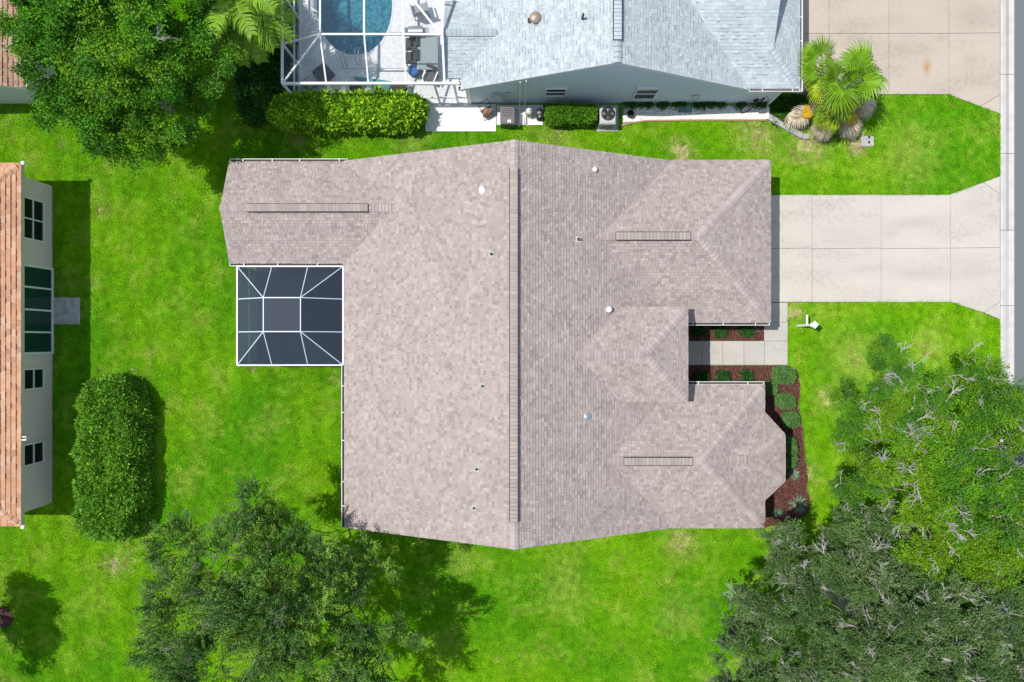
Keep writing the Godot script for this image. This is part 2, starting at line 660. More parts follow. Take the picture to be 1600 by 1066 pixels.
func palm_frond(long: float, droop: float, tone: Color, pairs: int, leafl: float) -> ArrayMesh:
	var mb := MB.new()
	var pts := []
	for i in 11:
		var t := i / 10.0
		pts.append(Vector3(0, long * (0.32 * t - droop * t * t), long * t * (1.0 - 0.18 * t * t)))
	mb.tube(pts, taper(0.032, 0.006, 10), 5, tone * Color(1.5, 1.25, 1.5))
	for i in pairs:
		var t := lerpf(0.14, 0.995, float(i) / pairs)
		var k := mini(int(t * 10.0), 9)
		var p: Vector3 = pts[k].lerp(pts[k + 1], t * 10.0 - k)
		var z: Vector3 = (pts[k + 1] - pts[k]).normalized()
		for s in [-1.0, 1.0]:
			var l: float = leafl * (0.45 + 0.75 * sin(PI * clampf(t * 0.86 + 0.1, 0, 1))) * R(0.88, 1.1)
			var d: Vector3 = (Vector3(s, R(-0.15, 0.3), 0) + z * R(0.55, 0.8)).normalized()
			var e: Vector3 = (d + Vector3(0, -0.75, 0) + z * 0.15).normalized()
			var w := 0.030
			var q := p + d * l * 0.55
			var c := tone * R(0.8, 1.25)
			mb.quad(p - z * w * 0.6, q - z * w, q + z * w, p + z * w * 0.6, c)
			mb.tri(q - z * w, q + e * l * 0.5, q + z * w, c)
	return mb.commit()


func fan_frond(stalk: float, radius: float, tone: Color, tip: Color, droop: float) -> ArrayMesh:
	var mb := MB.new()
	var c := Vector3(0, stalk * 0.25, stalk)
	mb.tube([Vector3.ZERO, Vector3(0, stalk * 0.2, stalk * 0.5), c], [0.025, 0.02, 0.014], 4, tone * Color(1.5, 1.3, 1.5))
	var count := 30
	for i in count:
		var a := deg_to_rad(lerpf(-128, 128, float(i) / (count - 1)))
		var d := Vector3(sin(a), 0.0, cos(a))
		var side := Vector3(cos(a), 0, -sin(a))
		var l := radius * (1.0 - 0.22 * absf(a) / 2.2) * R(0.9, 1.08)
		var w := l * 0.040
		var p0 := c
		var p1 := c + d * l * 0.55 + Vector3(0, (0.10 - droop * 0.3) * l, 0)
		var p2 := c + d * l * (0.86 - droop * 0.15) + Vector3(0, (0.02 - droop * 0.75) * l, 0)
		var p3 := c + d * l * (1.0 - droop * 0.35) + Vector3(R(-0.03, 0.03), (-0.13 - droop * 1.15) * l, R(-0.03, 0.03))
		var k := tone * R(0.78, 1.22)
		var fold := Vector3(0, w * 0.65, 0)
		for s in [-1.0, 1.0]:
			mb.face([p0, p1, p1 + side * s * w + fold], Vector3.UP, k)
			mb.face([p1, p2, p2 + side * s * w * 0.5 + fold * 0.5, p1 + side * s * w + fold], Vector3.UP, k)
			mb.face([p2, p3, p2 + side * s * w * 0.5 + fold * 0.5], Vector3.UP, k.lerp(tip, 0.7))
	return mb.commit()


func strap_leaf(l: float, w: float, tone: Color) -> ArrayMesh:
	var mb := MB.new()
	var last := Vector3.ZERO
	for i in 4:
		var t := (i + 1) / 4.0
		var p := Vector3(0, l * (0.75 * t - 0.5 * t * t), l * t * 0.9)
		var w0 := w * (1.0 - pow(i / 4.0, 2.0))
		var w1 := w * (1.0 - pow(t, 2.0)) + 0.001
		mb.face([last - Vector3(w0, 0, 0), last + Vector3(w0, 0, 0), p + Vector3(w1, 0, 0), p - Vector3(w1, 0, 0)], Vector3.UP, tone)
		last = p
	return mb.commit()


func rosette(called: String, label: String, category: String, at: Vector3, l: float, count: int, tones: Array, group := "") -> void:
	var t := thing(called, label, category, at, group)
	var kinds := []
	for k in 6: kinds.append(strap_leaf(l * R(0.75, 1.1), l * 0.045, tones[k % tones.size()] * R(0.85, 1.15)))
	for i in count:
		var o := MeshInstance3D.new()
		o.mesh = kinds[rng.randi() % kinds.size()]
		o.material_override = M.leaf
		o.name = "leaf"
		t.add_child(o, true)
		o.transform = Transform3D(Basis(Vector3.UP, i * 2.4 + R(-0.3, 0.3)) * Basis(Vector3.RIGHT, R(-0.75, 0.25)), Vector3(0, 0.03, 0))


# ------------------------------------------------------------------ smaller builders
func window(house: Node3D, org: Vector3, right: Vector3, out: Vector3, w: float, y0: float, y1: float, cols: int, rows: int, glass: Material, frame := 0.06) -> void:
	var up := Vector3.UP
	var fr := MB.new()
	var b := Basis(right, up, out)
	var o := org + out * 0.03
	for s in [[0.0, y0, w, y0 + frame], [0.0, y1 - frame, w, y1], [0.0, y0 + frame, frame, y1 - frame], [w - frame, y0 + frame, w, y1 - frame]]:
		fr.box(o + right * (s[0] + s[2]) / 2.0 + up * (s[1] + s[3]) / 2.0, Vector3(s[2] - s[0], s[3] - s[1], 0.09), Color.WHITE, b)
	for i in range(1, cols):
		fr.box(o + right * (w * i / cols) + up * (y0 + y1) / 2.0, Vector3(frame * 0.75, y1 - y0 - frame * 2, 0.07), Color.WHITE, b)
	for i in range(1, rows):
		for k in cols:
			fr.box(o + right * (w * (k + 0.5) / cols) + up * lerpf(y0, y1, float(i) / rows), Vector3(w / cols - frame, frame * 0.75, 0.065), Color.WHITE, b)
	var f := part("window", fr, M.white, house)
	for i in cols:
		for k in rows:
			var g := MB.new()
			var x0 := w * i / cols + frame * 0.4
			var x1 := w * (i + 1) / cols - frame * 0.4
			var ya := lerpf(y0, y1, float(k) / rows) + frame * 0.4
			var yb := lerpf(y0, y1, float(k + 1) / rows) - frame * 0.4
			g.box(org + right * (x0 + x1) / 2.0 + up * (ya + yb) / 2.0 + out * (0.012 + 0.004 * k), Vector3(x1 - x0, yb - ya, 0.012), Color.WHITE, b)
			part("pane", g, glass, f)


func slabs(called: String, owner: Node3D, list: Array, y0: float, y1: float, m: Material, mid: Vector2, size: Vector2) -> void:
	for q in list:
		var mb := MB.new()
		mb.uv_on = true
		mb.uv_mid = mid
		mb.uv_size = size
		var inner := Geometry2D.offset_polygon(q, -0.009)
		if inner.size():
			mb.prism(inner[0], y0, y1, Color.WHITE * R(0.95, 1.03))
			part(called, mb, m, owner)


# a picture of worn concrete over a rectangle of ground; marks are [px, py, half length, half width, strength, tint]
func concrete_image(mid: Vector2, size: Vector2, w: int, h: int, base: Color, marks: Array, sd: int) -> ImageTexture:
	var a := FastNoiseLite.new()
	a.seed = sd; a.frequency = 0.35; a.fractal_octaves = 4
	var b := FastNoiseLite.new()
	b.seed = sd + 1; b.frequency = 3.5; b.fractal_octaves = 3
	var data := PackedByteArray()
	data.resize(w * h * 3)
	var ms := []
	for k in marks:
		var p := g2(k[0], k[1])
		ms.append([p.x, p.y, k[2] / 32.0, k[3] / 32.0, k[4], k[5], k[6] if k.size() > 6 else 0.0])
	for j in h:
		for i in w:
			var x := mid.x + ((i + 0.5) / w - 0.5) * size.x
			var z := mid.y + ((j + 0.5) / h - 0.5) * size.y
			var an := a.get_noise_2d(x * 0.6, z * 1.5)
			var bn := b.get_noise_2d(x, z)
			var s := 1.0 + an * 0.14 + bn * 0.07 - maxf(0.0, bn * an) * 0.3
			var c := base * s
			for k in ms:
				var dx: float = (x - k[0])
				var dz: float = (z - k[1]) - dx * k[6]
				var q: float = dx * dx / (k[2] * k[2]) + dz * dz / (k[3] * k[3])
				if q < 2.5:
					var f: float = clampf(exp(-q * 1.3) * k[4] * (0.7 + bn * 0.7 + an * 0.9), 0, 1) * (0.65 if k[5].b > 0.5 else 1.0)
					c = c.lerp(c * k[5], f)
			var o := (j * w + i) * 3
			var sc := c.linear_to_srgb()
			data[o] = clampi(int(sc.r * 255), 0, 255)
			data[o + 1] = clampi(int(sc.g * 255), 0, 255)
			data[o + 2] = clampi(int(sc.b * 255), 0, 255)
	return ImageTexture.create_from_image(Image.create_from_data(w, h, false, Image.FORMAT_RGB8, data))


func tex_mat(t: Texture2D, rough := 0.85) -> StandardMaterial3D:
	var m := vmat(rough)
	m.albedo_texture = t
	return m


func _ready() -> void:
	# camera, sky, sun, exposure
	var cam := Camera3D.new()
	cam.name = "camera"
	add_child(cam)
	cam.position = Vector3(0, H, 0)
	cam.rotation_degrees = Vector3(-90, 0, 0)
	cam.fov = 53.1
	cam.far = 900.0
	cam.current = true
	var env := Environment.new()
	env.background_mode = Environment.BG_SKY
	var sm := ProceduralSkyMaterial.new()
	sm.sky_top_color = Color(0.645, 0.715, 0.805)
	sm.sky_horizon_color = Color(0.84, 0.86, 0.88)
	sm.sky_curve = 0.12
	sm.ground_bottom_color = Color(0.25, 0.27, 0.22)
	sm.ground_horizon_color = Color(0.55, 0.58, 0.6)
	sm.sky_energy_multiplier = 0.94
	var sky := Sky.new()
	sky.sky_material = sm
	env.sky = sky
	env.tonemap_mode = Environment.TONE_MAPPER_LINEAR
	env.tonemap_exposure = 1.13
	env.sdfgi_enabled = true
	env.ssao_enabled = true
	env.ssil_enabled = true
	var we := WorldEnvironment.new()
	we.name = "world"
	we.environment = env
	add_child(we)
	var sun := DirectionalLight3D.new()
	sun.name = "sun"
	sun.light_energy = 1.34
	sun.light_color = Color(1.0, 0.975, 0.935)
	sun.light_angular_distance = 0.5
	sun.shadow_enabled = true
	add_child(sun)
	sun.basis = Basis.looking_at(Vector3(0.545, -1.0, 0.065).normalized(), Vector3.UP)

	rng.seed = 7
	n_low.seed = 3; n_low.frequency = 0.11; n_low.fractal_octaves = 3
	n_mid.seed = 9; n_mid.frequency = 0.45; n_mid.fractal_octaves = 4
	n_fine.seed = 21; n_fine.frequency = 2.6; n_fine.fractal_octaves = 3
	n_gap.seed = 77; n_gap.frequency = 0.8; n_gap.fractal_octaves = 2
	n_roof.seed = 5; n_roof.frequency = 0.7; n_roof.fractal_octaves = 3
	for p in [[1065, 236, 26, 1.0], [1262, 222, 48, 0.6], [1190, 212, 45, 0.55], [868, 214, 38, 0.5], [1240, 488, 16, 0.7], [1250, 772, 18, 1.0], [1262, 740, 24, 0.6], [185, 880, 26, 0.7], [98, 222, 7, 1.0],
			[396, 580, 6, 1.2], [525, 590, 14, 0.6], [160, 330, 18, 0.45], [150, 440, 14, 0.4], [720, 880, 30, 0.35], [1065, 850, 34, 0.5], [1340, 225, 24, 0.8], [208, 577, 5, 1.2], [1290, 620, 20, 0.6], [540, 160, 30, 0.3], [470, 215, 20, 0.6],
			[1335, 560, 60, 0.35], [650, 215, 40, 0.3], [1060, 960, 40, 0.3], [880, 910, 50, 0.3], [560, 790, 25, 0.5], [1450, 545, 40, 0.35], [1420, 240, 60, 0.3], [20, 1000, 20, 0.3], [215, 160, 10, 0.5]]:
		var q := g2(p[0], p[1])
		patches.append([q.x, q.y, p[2] / 32.0, p[3]])
	materials()
	ground()
	driveways()
	main_house()
	screen_cage()
	north_house()
	pool_area()
	west_house()
	yard_equipment()
	front_beds()
	hedges()
	palms()
	trees()
	lawn_grass()


func materials() -> void:
	var fine := noise_tex(0.09, 0.72, 1.12, 512, 3, 2)
	M.shingle = grain(vmat(0.95), fine, 1.3)
	M.white = mat(Color(0.80, 0.81, 0.82), 0.45)
	M.trim = mat(Color(0.62, 0.58, 0.55), 0.7)
	M.black = mat(Color(0.018, 0.016, 0.016), 0.7)
	M.dark = mat(Color(0.035, 0.037, 0.04), 0.55)
	M.dirt = grain(mat(Color(0.075, 0.065, 0.055), 0.95), fine, 2.0)
	M.alu = mat(Color(0.78, 0.80, 0.84), 0.4)
	M.alu_blue = mat(Color(0.56, 0.65, 0.80), 0.4)
	M.steel = mat(Color(0.55, 0.57, 0.6), 0.35, 0.85)
	M.stucco = grain(mat(Color(0.84, 0.74, 0.71), 0.9), noise_tex(0.05, 0.85, 1.05, 256, 4, 8), 0.9)
	M.stucco_cream = grain(mat(Color(0.62, 0.56, 0.48), 0.9), noise_tex(0.05, 0.85, 1.05, 256, 4, 18), 0.9)
	M.stucco_blue = grain(mat(Color(0.70, 0.77, 0.94), 0.85), noise_tex(0.05, 0.92, 1.04, 256, 4, 28), 0.7)
	M.concrete = grain(mat(Color(0.50, 0.475, 0.445), 0.9), noise_tex(0.03, 0.72, 1.1, 512, 5, 12), 0.45)
	M.concrete_grey = grain(mat(Color(0.42, 0.42, 0.41), 0.9), noise_tex(0.012, 0.80, 1.08, 512, 5, 13), 0.35)
	M.curb = grain(vmat(0.9), noise_tex(0.012, 0.93, 1.04, 512, 5, 14), 0.21)
	M.pad_white = grain(mat(Color(0.78, 0.79, 0.80), 0.85), noise_tex(0.03, 0.88, 1.05, 512, 5, 15), 0.5)
	M.asphalt = grain(mat(Color(0.165, 0.185, 0.205), 0.92), noise_tex(0.14, 0.62, 1.25, 512, 4, 16), 0.8)
	M.glass_dark = mat(Color(0.010, 0.014, 0.018), 0.06)
	M.glass_green = mat(Color(0.010, 0.055, 0.045), 0.08)
	M.glass_grey = mat(Color(0.20, 0.22, 0.22), 0.1)
	M.bark = grain(mat(Color(0.14, 0.115, 0.095), 0.95), noise_tex(0.06, 0.6, 1.2, 256, 4, 17), 2.0)
	M.bark_grey = grain(mat(Color(0.30, 0.28, 0.26), 0.95), noise_tex(0.06, 0.6, 1.2, 256, 4, 17), 2.0)
	M.dead = mat(Color(0.50, 0.48, 0.46), 0.9)
	M.leaf = vmat(0.42)
	M.leaf.metallic_specular = 0.28
	M.leaf.backlight_enabled = true
	M.leaf.backlight = Color(0.26, 0.34, 0.16)
	M.grass = vmat(0.6)
	M.grass.metallic_specular = 0.1
	M.grass.backlight_enabled = true
	M.grass.backlight = Color(0.5, 0.6, 0.3)
	M.paint = vmat(0.6)
	M.mulch = grain(mat(Color(0.085, 0.030, 0.022), 0.95), noise_tex(0.2, 0.45, 1.3, 256, 4, 19), 1.6)
	M.screen_dark = mat(Color(0.028, 0.044, 0.074), 0.7)
	M.screen_dark.transparency = BaseMaterial3D.TRANSPARENCY_ALPHA
	M.screen_dark.albedo_color.a = 0.74
	M.screen_light = mat(Color(0.10, 0.14, 0.20), 0.7)
	M.screen_light.transparency = BaseMaterial3D.TRANSPARENCY_ALPHA
	M.screen_light.albedo_color.a = 0.15


# ------------------------------------------------------------------ ground, road, drives
# a level sheet with an opening where the pool is sunk into the ground
func sheet_round_pool(mb: MB, hx: float, hz: float, y: float) -> void:
	var a := Vector2(-9.9, -19.8)
	var b := Vector2(-5.4, -13.4)
	for q in [[-hx, -hz, hx, a.y], [-hx, b.y, hx, hz], [-hx, a.y, a.x, b.y], [b.x, a.y, hx, b.y]]:
		mb.quad(Vector3(q[0], y, q[1]), Vector3(q[0], y, q[3]), Vector3(q[2], y, q[3]), Vector3(q[2], y, q[1]))


func ground() -> void:
	var w := 1280
	var h := 880
	var data := PackedByteArray()
	data.resize(w * h * 3)
	for j in h:
		for i in w:
			var c := (lawn_colour((i + 0.5) / w * 64.0 - 32.0, (j + 0.5) / h * 44.0 - 22.0) * 0.86).linear_to_srgb()
			var o := (j * w + i) * 3
			data[o] = int(c.r * 255)
			data[o + 1] = int(c.g * 255)
			data[o + 2] = int(c.b * 255)
	var far := MB.new()
	sheet_round_pool(far, 300.0, 300.0, -0.06)
	struct("ground", far, grain(mat(Color(0.085, 0.22, 0.012), 0.9), noise_tex(0.02, 0.6, 1.1, 512, 5, 4), 0.1))
	var mb := MB.new()
	mb.uv_on = true
	sheet_round_pool(mb, 32.0, 22.0, 0.0)
	var m := tex_mat(ImageTexture.create_from_image(Image.create_from_data(w, h, false, Image.FORMAT_RGB8, data)), 0.9)
	struct("lawn", mb, m)
	# road and kerb, with its gutter pan, in cast sections
	var road := MB.new()
	road.prism(rect(24.48, -60, 34.0, 60), -0.05, 0.012)
	struct("road", road, M.asphalt)
	var kerb := Node3D.new()
	kerb.name = "kerb"
	add_child(kerb)
	tag(kerb, "", "", "", "structure")
	var kb := MB.new()
	kb.prism(rect(23.82, -22, 24.44, 22.4), -0.04, 0.008)
	part("joint_bed", kb, M.dirt, kerb)
	var cuts := [-22.0, -16.66, -13.0, -9.15, -5.4, -1.72, 1.7, 3.9, 7.6, 11.3, 15.0, 18.7, 22.4]
	for i in cuts.size() - 1:
		var z0: float = cuts[i] + 0.012
		var z1: float = cuts[i + 1] - 0.012
		var s := MB.new()
		var tone := Color(0.52, 0.515, 0.50) * R(0.92, 1.05)
		# rolled profile: back edge, low dip, lip at the road
		var pr := [[23.80, -0.05], [23.80, 0.055], [23.93, 0.06], [24.10, 0.022], [24.16, 0.012], [24.24, 0.020], [24.48, 0.035], [24.48, -0.05]]
		for k in pr.size() - 1:
			var a: Array = pr[k]
			var b: Array = pr[k + 1]
			var dirt := (0.66 if i < 4 else 0.84) if k == 3 or k == 4 else 1.0
			s.face([Vector3(a[0], a[1], z0), Vector3(a[0], a[1], z1), Vector3(b[0], b[1], z1), Vector3(b[0], b[1], z0)], Vector3(a[1] - b[1], b[0] - a[0], 0), tone * dirt)
		part("kerb_section", s, M.curb, kerb)
	clear_of_grass(rect(23.78, -40, 40, 40))
	# the lawn's far sides of the road
	var drain := thing("water_meter_box", "square concrete meter box with two dark holes beside the fan palm", "meter box", G(1355, 221))
	var db := MB.new()
	db.soft_box(G(1355, 221) + Vector3(0, 0.03, 0), Vector3(0.62, 0.08, 0.5), 0.02)
	part("lid", db, M.concrete_grey, drain)
	for k in [-1, 1]:
		var hb := MB.new()
		hb.lathe(G(1357, 219 + k * 4.0) + Vector3(0, 0.066, 0), [Vector2(0.062, 0.0), Vector2(0.062, 0.01), Vector2(0, 0.01)], 12)
		part("hole", hb, M.black, drain)
	clear_of_grass(poly([[1344, 212], [1366, 212], [1366, 230], [1344, 230]]))


func driveways() -> void:
	var grey := Color(0.66, 0.66, 0.68)
	# the drive of the main house
	var mid := Vector2(18.2, -4.6)
	var size := Vector2(12.0, 9.0)
	var t := concrete_image(mid, size, 900, 676, Color(0.495, 0.462, 0.425), [[1330, 375, 60, 14, 0.5, grey], [1425, 348, 48, 9, 0.8, grey, -0.12], [1440, 428, 60, 12, 0.75, grey, 0.03], [1350, 420, 50, 10, 0.5, grey, -0.1], [1520, 320, 26, 14, 0.5, grey], [1520, 420, 26, 22, 0.4, grey], [1545, 320, 6, 6, 0.6, grey], [1300, 360, 50, 8, 0.35, grey], [1390, 365, 18, 8, 0.5, grey]], 41)
	var m := tex_mat(t)
	var d := Node3D.new()
	d.name = numbered("driveway")
	add_child(d)
	tag(d, "pale concrete driveway of the brown-roofed house flaring to the kerb", "", "", "structure")
	var base := MB.new()
	base.prism(poly([[1190, 305], [1485, 304], [1562, 275], [1562, 500], [1487, 472], [1190, 473]]), 0.002, 0.022)
	part("joint_bed", base, M.dirt, d)
	clear_of_grass(poly([[1190, 304], [1485, 303], [1562, 274], [1562, 501], [1487, 473], [1190, 474]]))
	var list := []
	var xs := [[1190, 1268.5], [1268.5, 1376], [1376, 1484.5]]
	for x in xs:
		list.append(poly([[x[0], 305], [x[1], 304.6], [x[1], 388], [x[0], 389]]))
		list.append(poly([[x[0], 389], [x[1], 388], [x[1], 472], [x[0], 472.4]]))
	list.append(poly([[1484.5, 304], [1535, 285.5], [1561.5, 303.5], [1561.5, 387], [1484.5, 388]]))
	list.append(poly([[1535, 285.5], [1561.5, 275.5], [1561.5, 303.5]]))
	list.append(poly([[1484.5, 388], [1561.5, 387], [1562, 470.5], [1537, 489], [1484.5, 472]]))
	list.append(poly([[1537, 489], [1562, 470.5], [1562, 499.5]]))
	slabs("slab", d, list, 0.022, 0.055, m, mid, size)
	# the front walk
	var mid2 := Vector2(11.4, 0.0)
	var size2 := Vector2(6.0, 5.0)
	var m2 := tex_mat(concrete_image(mid2, size2, 360, 300, Color(0.455, 0.435, 0.41), [], 47))
	var wk := Node3D.new()
	wk.name = "front_walk"
	add_child(wk)
	tag(wk, "", "", "", "structure")
	var wb := MB.new()
	wb.prism(poly([[1040, 533], [1193, 533], [1193, 474], [1231, 474], [1231, 571], [1040, 571]]), 0.002, 0.022)
	part("joint_bed", wb, M.dirt, wk)
	clear_of_grass(poly([[1040, 531], [1192, 531], [1192, 472], [1232, 472], [1232, 572], [1040, 572]]))
	list = [poly([[1193.5, 473], [1230.5, 473], [1230.5, 503.5], [1193.5, 503.5]]), poly([[1193.5, 503.5], [1230.5, 503.5], [1230.5, 533], [1193.5, 533]]), poly([[1194, 533], [1230.5, 533], [1230.5, 570.5], [1194, 570.5]])]
	var xx := [1040, 1068, 1097, 1129, 1162, 1194]
	for i in 5: list.append(poly([[xx[i], 533], [xx[i + 1], 533], [xx[i + 1], 570.5], [xx[i], 570.5]]))
	slabs("slab", wk, list, 0.022, 0.05, m2, mid2, size2)
	# the neighbour's drive
	var mid3 := Vector2(18.9, -14.5)
	var size3 := Vector2(11.0, 10.0)
	var tan := Color(0.72, 0.68, 0.64)
	var m3 := tex_mat(concrete_image(mid3, size3, 800, 726, Color(0.445, 0.385, 0.335), [[1447, 105, 7, 13, 1.0, Color(0.85, 0.62, 0.32)], [1340, 40, 40, 8, 0.6, tan], [1335, 70, 25, 8, 0.7, tan], [1420, 80, 30, 9, 0.6, tan], [1470, 60, 12, 6, 0.7, tan], [1520, 25, 28, 16, 0.8, tan], [1515, 95, 14, 10, 0.7, tan], [1530, 125, 18, 6, 0.7, tan, -0.3], [1400, 30, 30, 10, 0.4, tan]], 53))
	var d3 := Node3D.new()
	d3.name = numbered("driveway")
	add_child(d3)
	tag(d3, "tan stained concrete driveway of the blue house", "", "", "structure")
	var b3 := MB.new()
	b3.prism(poly([[1235, -160], [1562, -160], [1562, 178], [1482, 149], [1235, 149]]), 0.002, 0.022)
	part("joint_bed", b3, M.dirt, d3)
	clear_of_grass(poly([[1235, -160], [1562, -160], [1562, 179], [1482, 150], [1235, 150]]))
	list = []
	var ys := [-160, -58, 53, 148]
	var x3 := [1235, 1295, 1388, 1482]
	for i in 3:
		for j in 3:
			list.append(poly([[x3[i], ys[j]], [x3[i + 1], ys[j]], [x3[i + 1], ys[j + 1]], [x3[i], ys[j + 1]]]))
	list.append(poly([[1482, -160], [1561.5, -160], [1561.5, -58], [1482, -58]]))
	list.append(poly([[1482, -58], [1561.5, -58], [1561.5, 52], [1482, 53]]))
	list.append(poly([[1482, 53], [1561.5, 52], [1561.5, 148], [1531, 167], [1482, 148.5]]))
	list.append(poly([[1531, 167], [1561.5, 148], [1561.5, 178]]))
	slabs("slab", d3, list, 0.022, 0.055, m3, mid3, size3)


# ------------------------------------------------------------------ the main house
func main_house() -> void:
	var house := thing("house", "large cream house with brown-grey shingle roof in the middle", "house")
	var E := EAVE
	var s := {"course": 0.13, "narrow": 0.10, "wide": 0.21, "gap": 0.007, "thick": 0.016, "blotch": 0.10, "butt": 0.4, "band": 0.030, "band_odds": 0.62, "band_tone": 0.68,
		"tones": [Color(0.435, 0.371, 0.356), Color(0.403, 0.340, 0.327), Color(0.350, 0.292, 0.283), Color(0.485, 0.421, 0.405)], "odds": [0.42, 0.29, 0.14, 0.15]}
	var tones := [Color(0.46, 0.392, 0.378), Color(0.42, 0.355, 0.343), Color(0.50, 0.43, 0.414)]
	var vent_tones := [Color(0.43, 0.37, 0.345), Color(0.385, 0.33, 0.31), Color(0.46, 0.405, 0.36), Color(0.41, 0.365, 0.335)]
	var W := Vector3.LEFT
	var Ea := Vector3.RIGHT
	var N := Vector3.FORWARD
	var S := Vector3.BACK
	var rx := 0.10
	var rh := 5.77
	var nz := -8.11
	var sz := 8.40
	# each plane: polygon and the way it falls
	var wr := 2.6 + 0.975      # ridge of the rear wing
	var wj := -7.54 + 0.975 / 0.415
	var gz := -4.475           # garage wing
	var gh := E + 1.54
	var gj := 3.72
	var ez := 0.58             # entry
	var eh := 4.61
	var ee := 3.75
	var ej := 2.68
	var fz := 5.165            # front wing
	var fh := E + 1.36
	var fj := 4.13
	var planes := [
		[[Vector3(-7.54, E, nz), Vector3(rx, rh, nz), Vector3(rx, rh, sz), Vector3(-7.54, E, sz)], W],
		[[Vector3(7.25, E, nz), Vector3(rx, rh, nz), Vector3(rx, rh, sz), Vector3(7.25, E, sz)], Ea],
		[[Vector3(-12.72, E, -8.07), Vector3(-7.50, E, -8.07), Vector3(wj, wr, -5.79), Vector3(-12.72, wr, -5.79)], N],
		[[Vector3(-12.72, E, -3.51), Vector3(-7.54, E, -3.51), Vector3(wj, wr, -5.79), Vector3(-12.72, wr, -5.79)], S],
		[[Vector3(7.2, E + 0.006, -8.14), Vector3(11.63, E + 0.006, -8.14), Vector3(7.96, gh, gz), Vector3(gj, gh, gz)], N],
		[[Vector3(11.63, E + 0.006, -8.14), Vector3(11.63, E + 0.006, -0.84), Vector3(7.96, gh, gz)], Ea],
		[[Vector3(7.25, E + 0.006, -0.84), Vector3(11.63, E + 0.006, -0.84), Vector3(7.96, gh, gz), Vector3(gj, gh, gz)], S],
		[[Vector3(4.62, ee, -1.47), Vector3(7.62, ee, -1.47), Vector3(5.57, eh, ez), Vector3(ej, eh, ez)], N],
		[[Vector3(7.62, ee, -1.47), Vector3(7.62, ee, 2.63), Vector3(5.57, eh, ez)], Ea],
		[[Vector3(4.62, ee, 2.63), Vector3(7.62, ee, 2.63), Vector3(5.57, eh, ez), Vector3(ej, eh, ez)], S],
		[[Vector3(7.25, E + 0.006, 1.96), Vector3(11.37, E + 0.006, 1.96), Vector3(8.15, fh, fz), Vector3(fj, fh, fz)], N],
		[[Vector3(11.37, E + 0.006, 1.96), Vector3(11.37, E + 0.006, 8.41), Vector3(8.15, fh, fz)], Ea],
		[[Vector3(7.2, E + 0.006, 8.41), Vector3(11.37, E + 0.006, 8.41), Vector3(8.15, fh, fz), Vector3(fj, fh, fz)], S],
	]
	# the bay in front of the front wing
	var bp := Vector3(10.27, E + 0.855, 5.19)
	var bj := Vector3(9.33, E + 0.855, 5.19)
	var bn := Vector3(11.37, E + 0.008, 3.19)
	var bs := Vector3(11.37, E + 0.008, 7.17)
	var bne := Vector3(12.29, E + 0.008, 4.20)
	var bse := Vector3(12.29, E + 0.008, 6.30)
	planes.append([[bj, bp, bn], N])
	planes.append([[bj, bp, bs], S])
	planes.append([[bn, bne, bp], Vector3(0.739, 0, -0.673)])
	planes.append([[bs, bse, bp], Vector3(0.69, 0, 0.72)])
	planes.append([[bne, bse, bp], Ea])
	var dm := MB.new()
	for p in planes: deck(dm, p[0])
	var roof := part("roof", dm, M.trim, house)
	var wing_poly := [rect(-30, -8.2, 30, 8.6)]
	for i in planes.size():
		var sh := MB.new()
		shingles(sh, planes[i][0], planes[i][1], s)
		tag(part("shingles", sh, M.shingle, roof), "", "", "", "stuff")
	# hips and ridges, each cap a piece
	var w := 0.36
	for e in [[Vector3(11.63, E, -8.14), Vector3(7.96, gh, gz)], [Vector3(11.63, E, -0.84), Vector3(7.96, gh, gz)], [Vector3(7.62, ee, -1.47), Vector3(5.57, eh, ez)], [Vector3(7.62, ee, 2.63), Vector3(5.57, eh, ez)],
			[Vector3(11.37, E, 1.96), Vector3(8.15, fh, fz)], [Vector3(11.37, E, 8.41), Vector3(8.15, fh, fz)], [bne, bp], [bse, bp]]:
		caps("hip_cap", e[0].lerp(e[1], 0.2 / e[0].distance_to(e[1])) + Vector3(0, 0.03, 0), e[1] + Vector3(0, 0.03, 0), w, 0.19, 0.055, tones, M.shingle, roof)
	for e in [[Vector3(rx, rh, nz), Vector3(rx, rh, -6.97)], [Vector3(rx, rh, sz), Vector3(rx, rh, 7.28)], [Vector3(-12.72, wr, -5.79), Vector3(-11.53, wr, -5.79)], [Vector3(wj + 0.1, wr, -5.79), Vector3(-6.27, wr, -5.79)],
			[Vector3(gj, gh, gz), Vector3(4.43, gh, gz)], [Vector3(8.0, gh, gz), Vector3(7.6, gh, gz)], [Vector3(ej, eh, ez), Vector3(5.57, eh, ez)], [Vector3(fj, fh, fz), Vector3(4.81, fh, fz)], [Vector3(8.15, fh, fz), Vector3(7.73, fh, fz)], [bj, bp]]:
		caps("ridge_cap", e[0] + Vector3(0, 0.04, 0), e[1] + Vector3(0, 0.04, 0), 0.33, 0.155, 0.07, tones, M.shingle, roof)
	ridge_vent(house, Vector3(rx - 0.03, rh + 0.03, -6.97), Vector3(rx - 0.03, rh + 0.03, 7.28), vent_tones)
	ridge_vent(house, Vector3(-11.53, wr + 0.03, -5.79), Vector3(-6.27, wr + 0.03, -5.79), vent_tones)
	ridge_vent(house, Vector3(4.43, gh + 0.03, gz), Vector3(7.6, gh + 0.03, gz), vent_tones)
	ridge_vent(house, Vector3(4.81, fh + 0.03, fz), Vector3(7.73, fh + 0.03, fz), vent_tones)
	# gutters
	gutter(house, Vector3(-12.70, E - 0.02, -8.07), Vector3(-7.4, E - 0.02, -8.07), N)
	gutter(house, Vector3(-12.70, E - 0.02, -3.51), Vector3(-7.6, E - 0.02, -3.51), S)
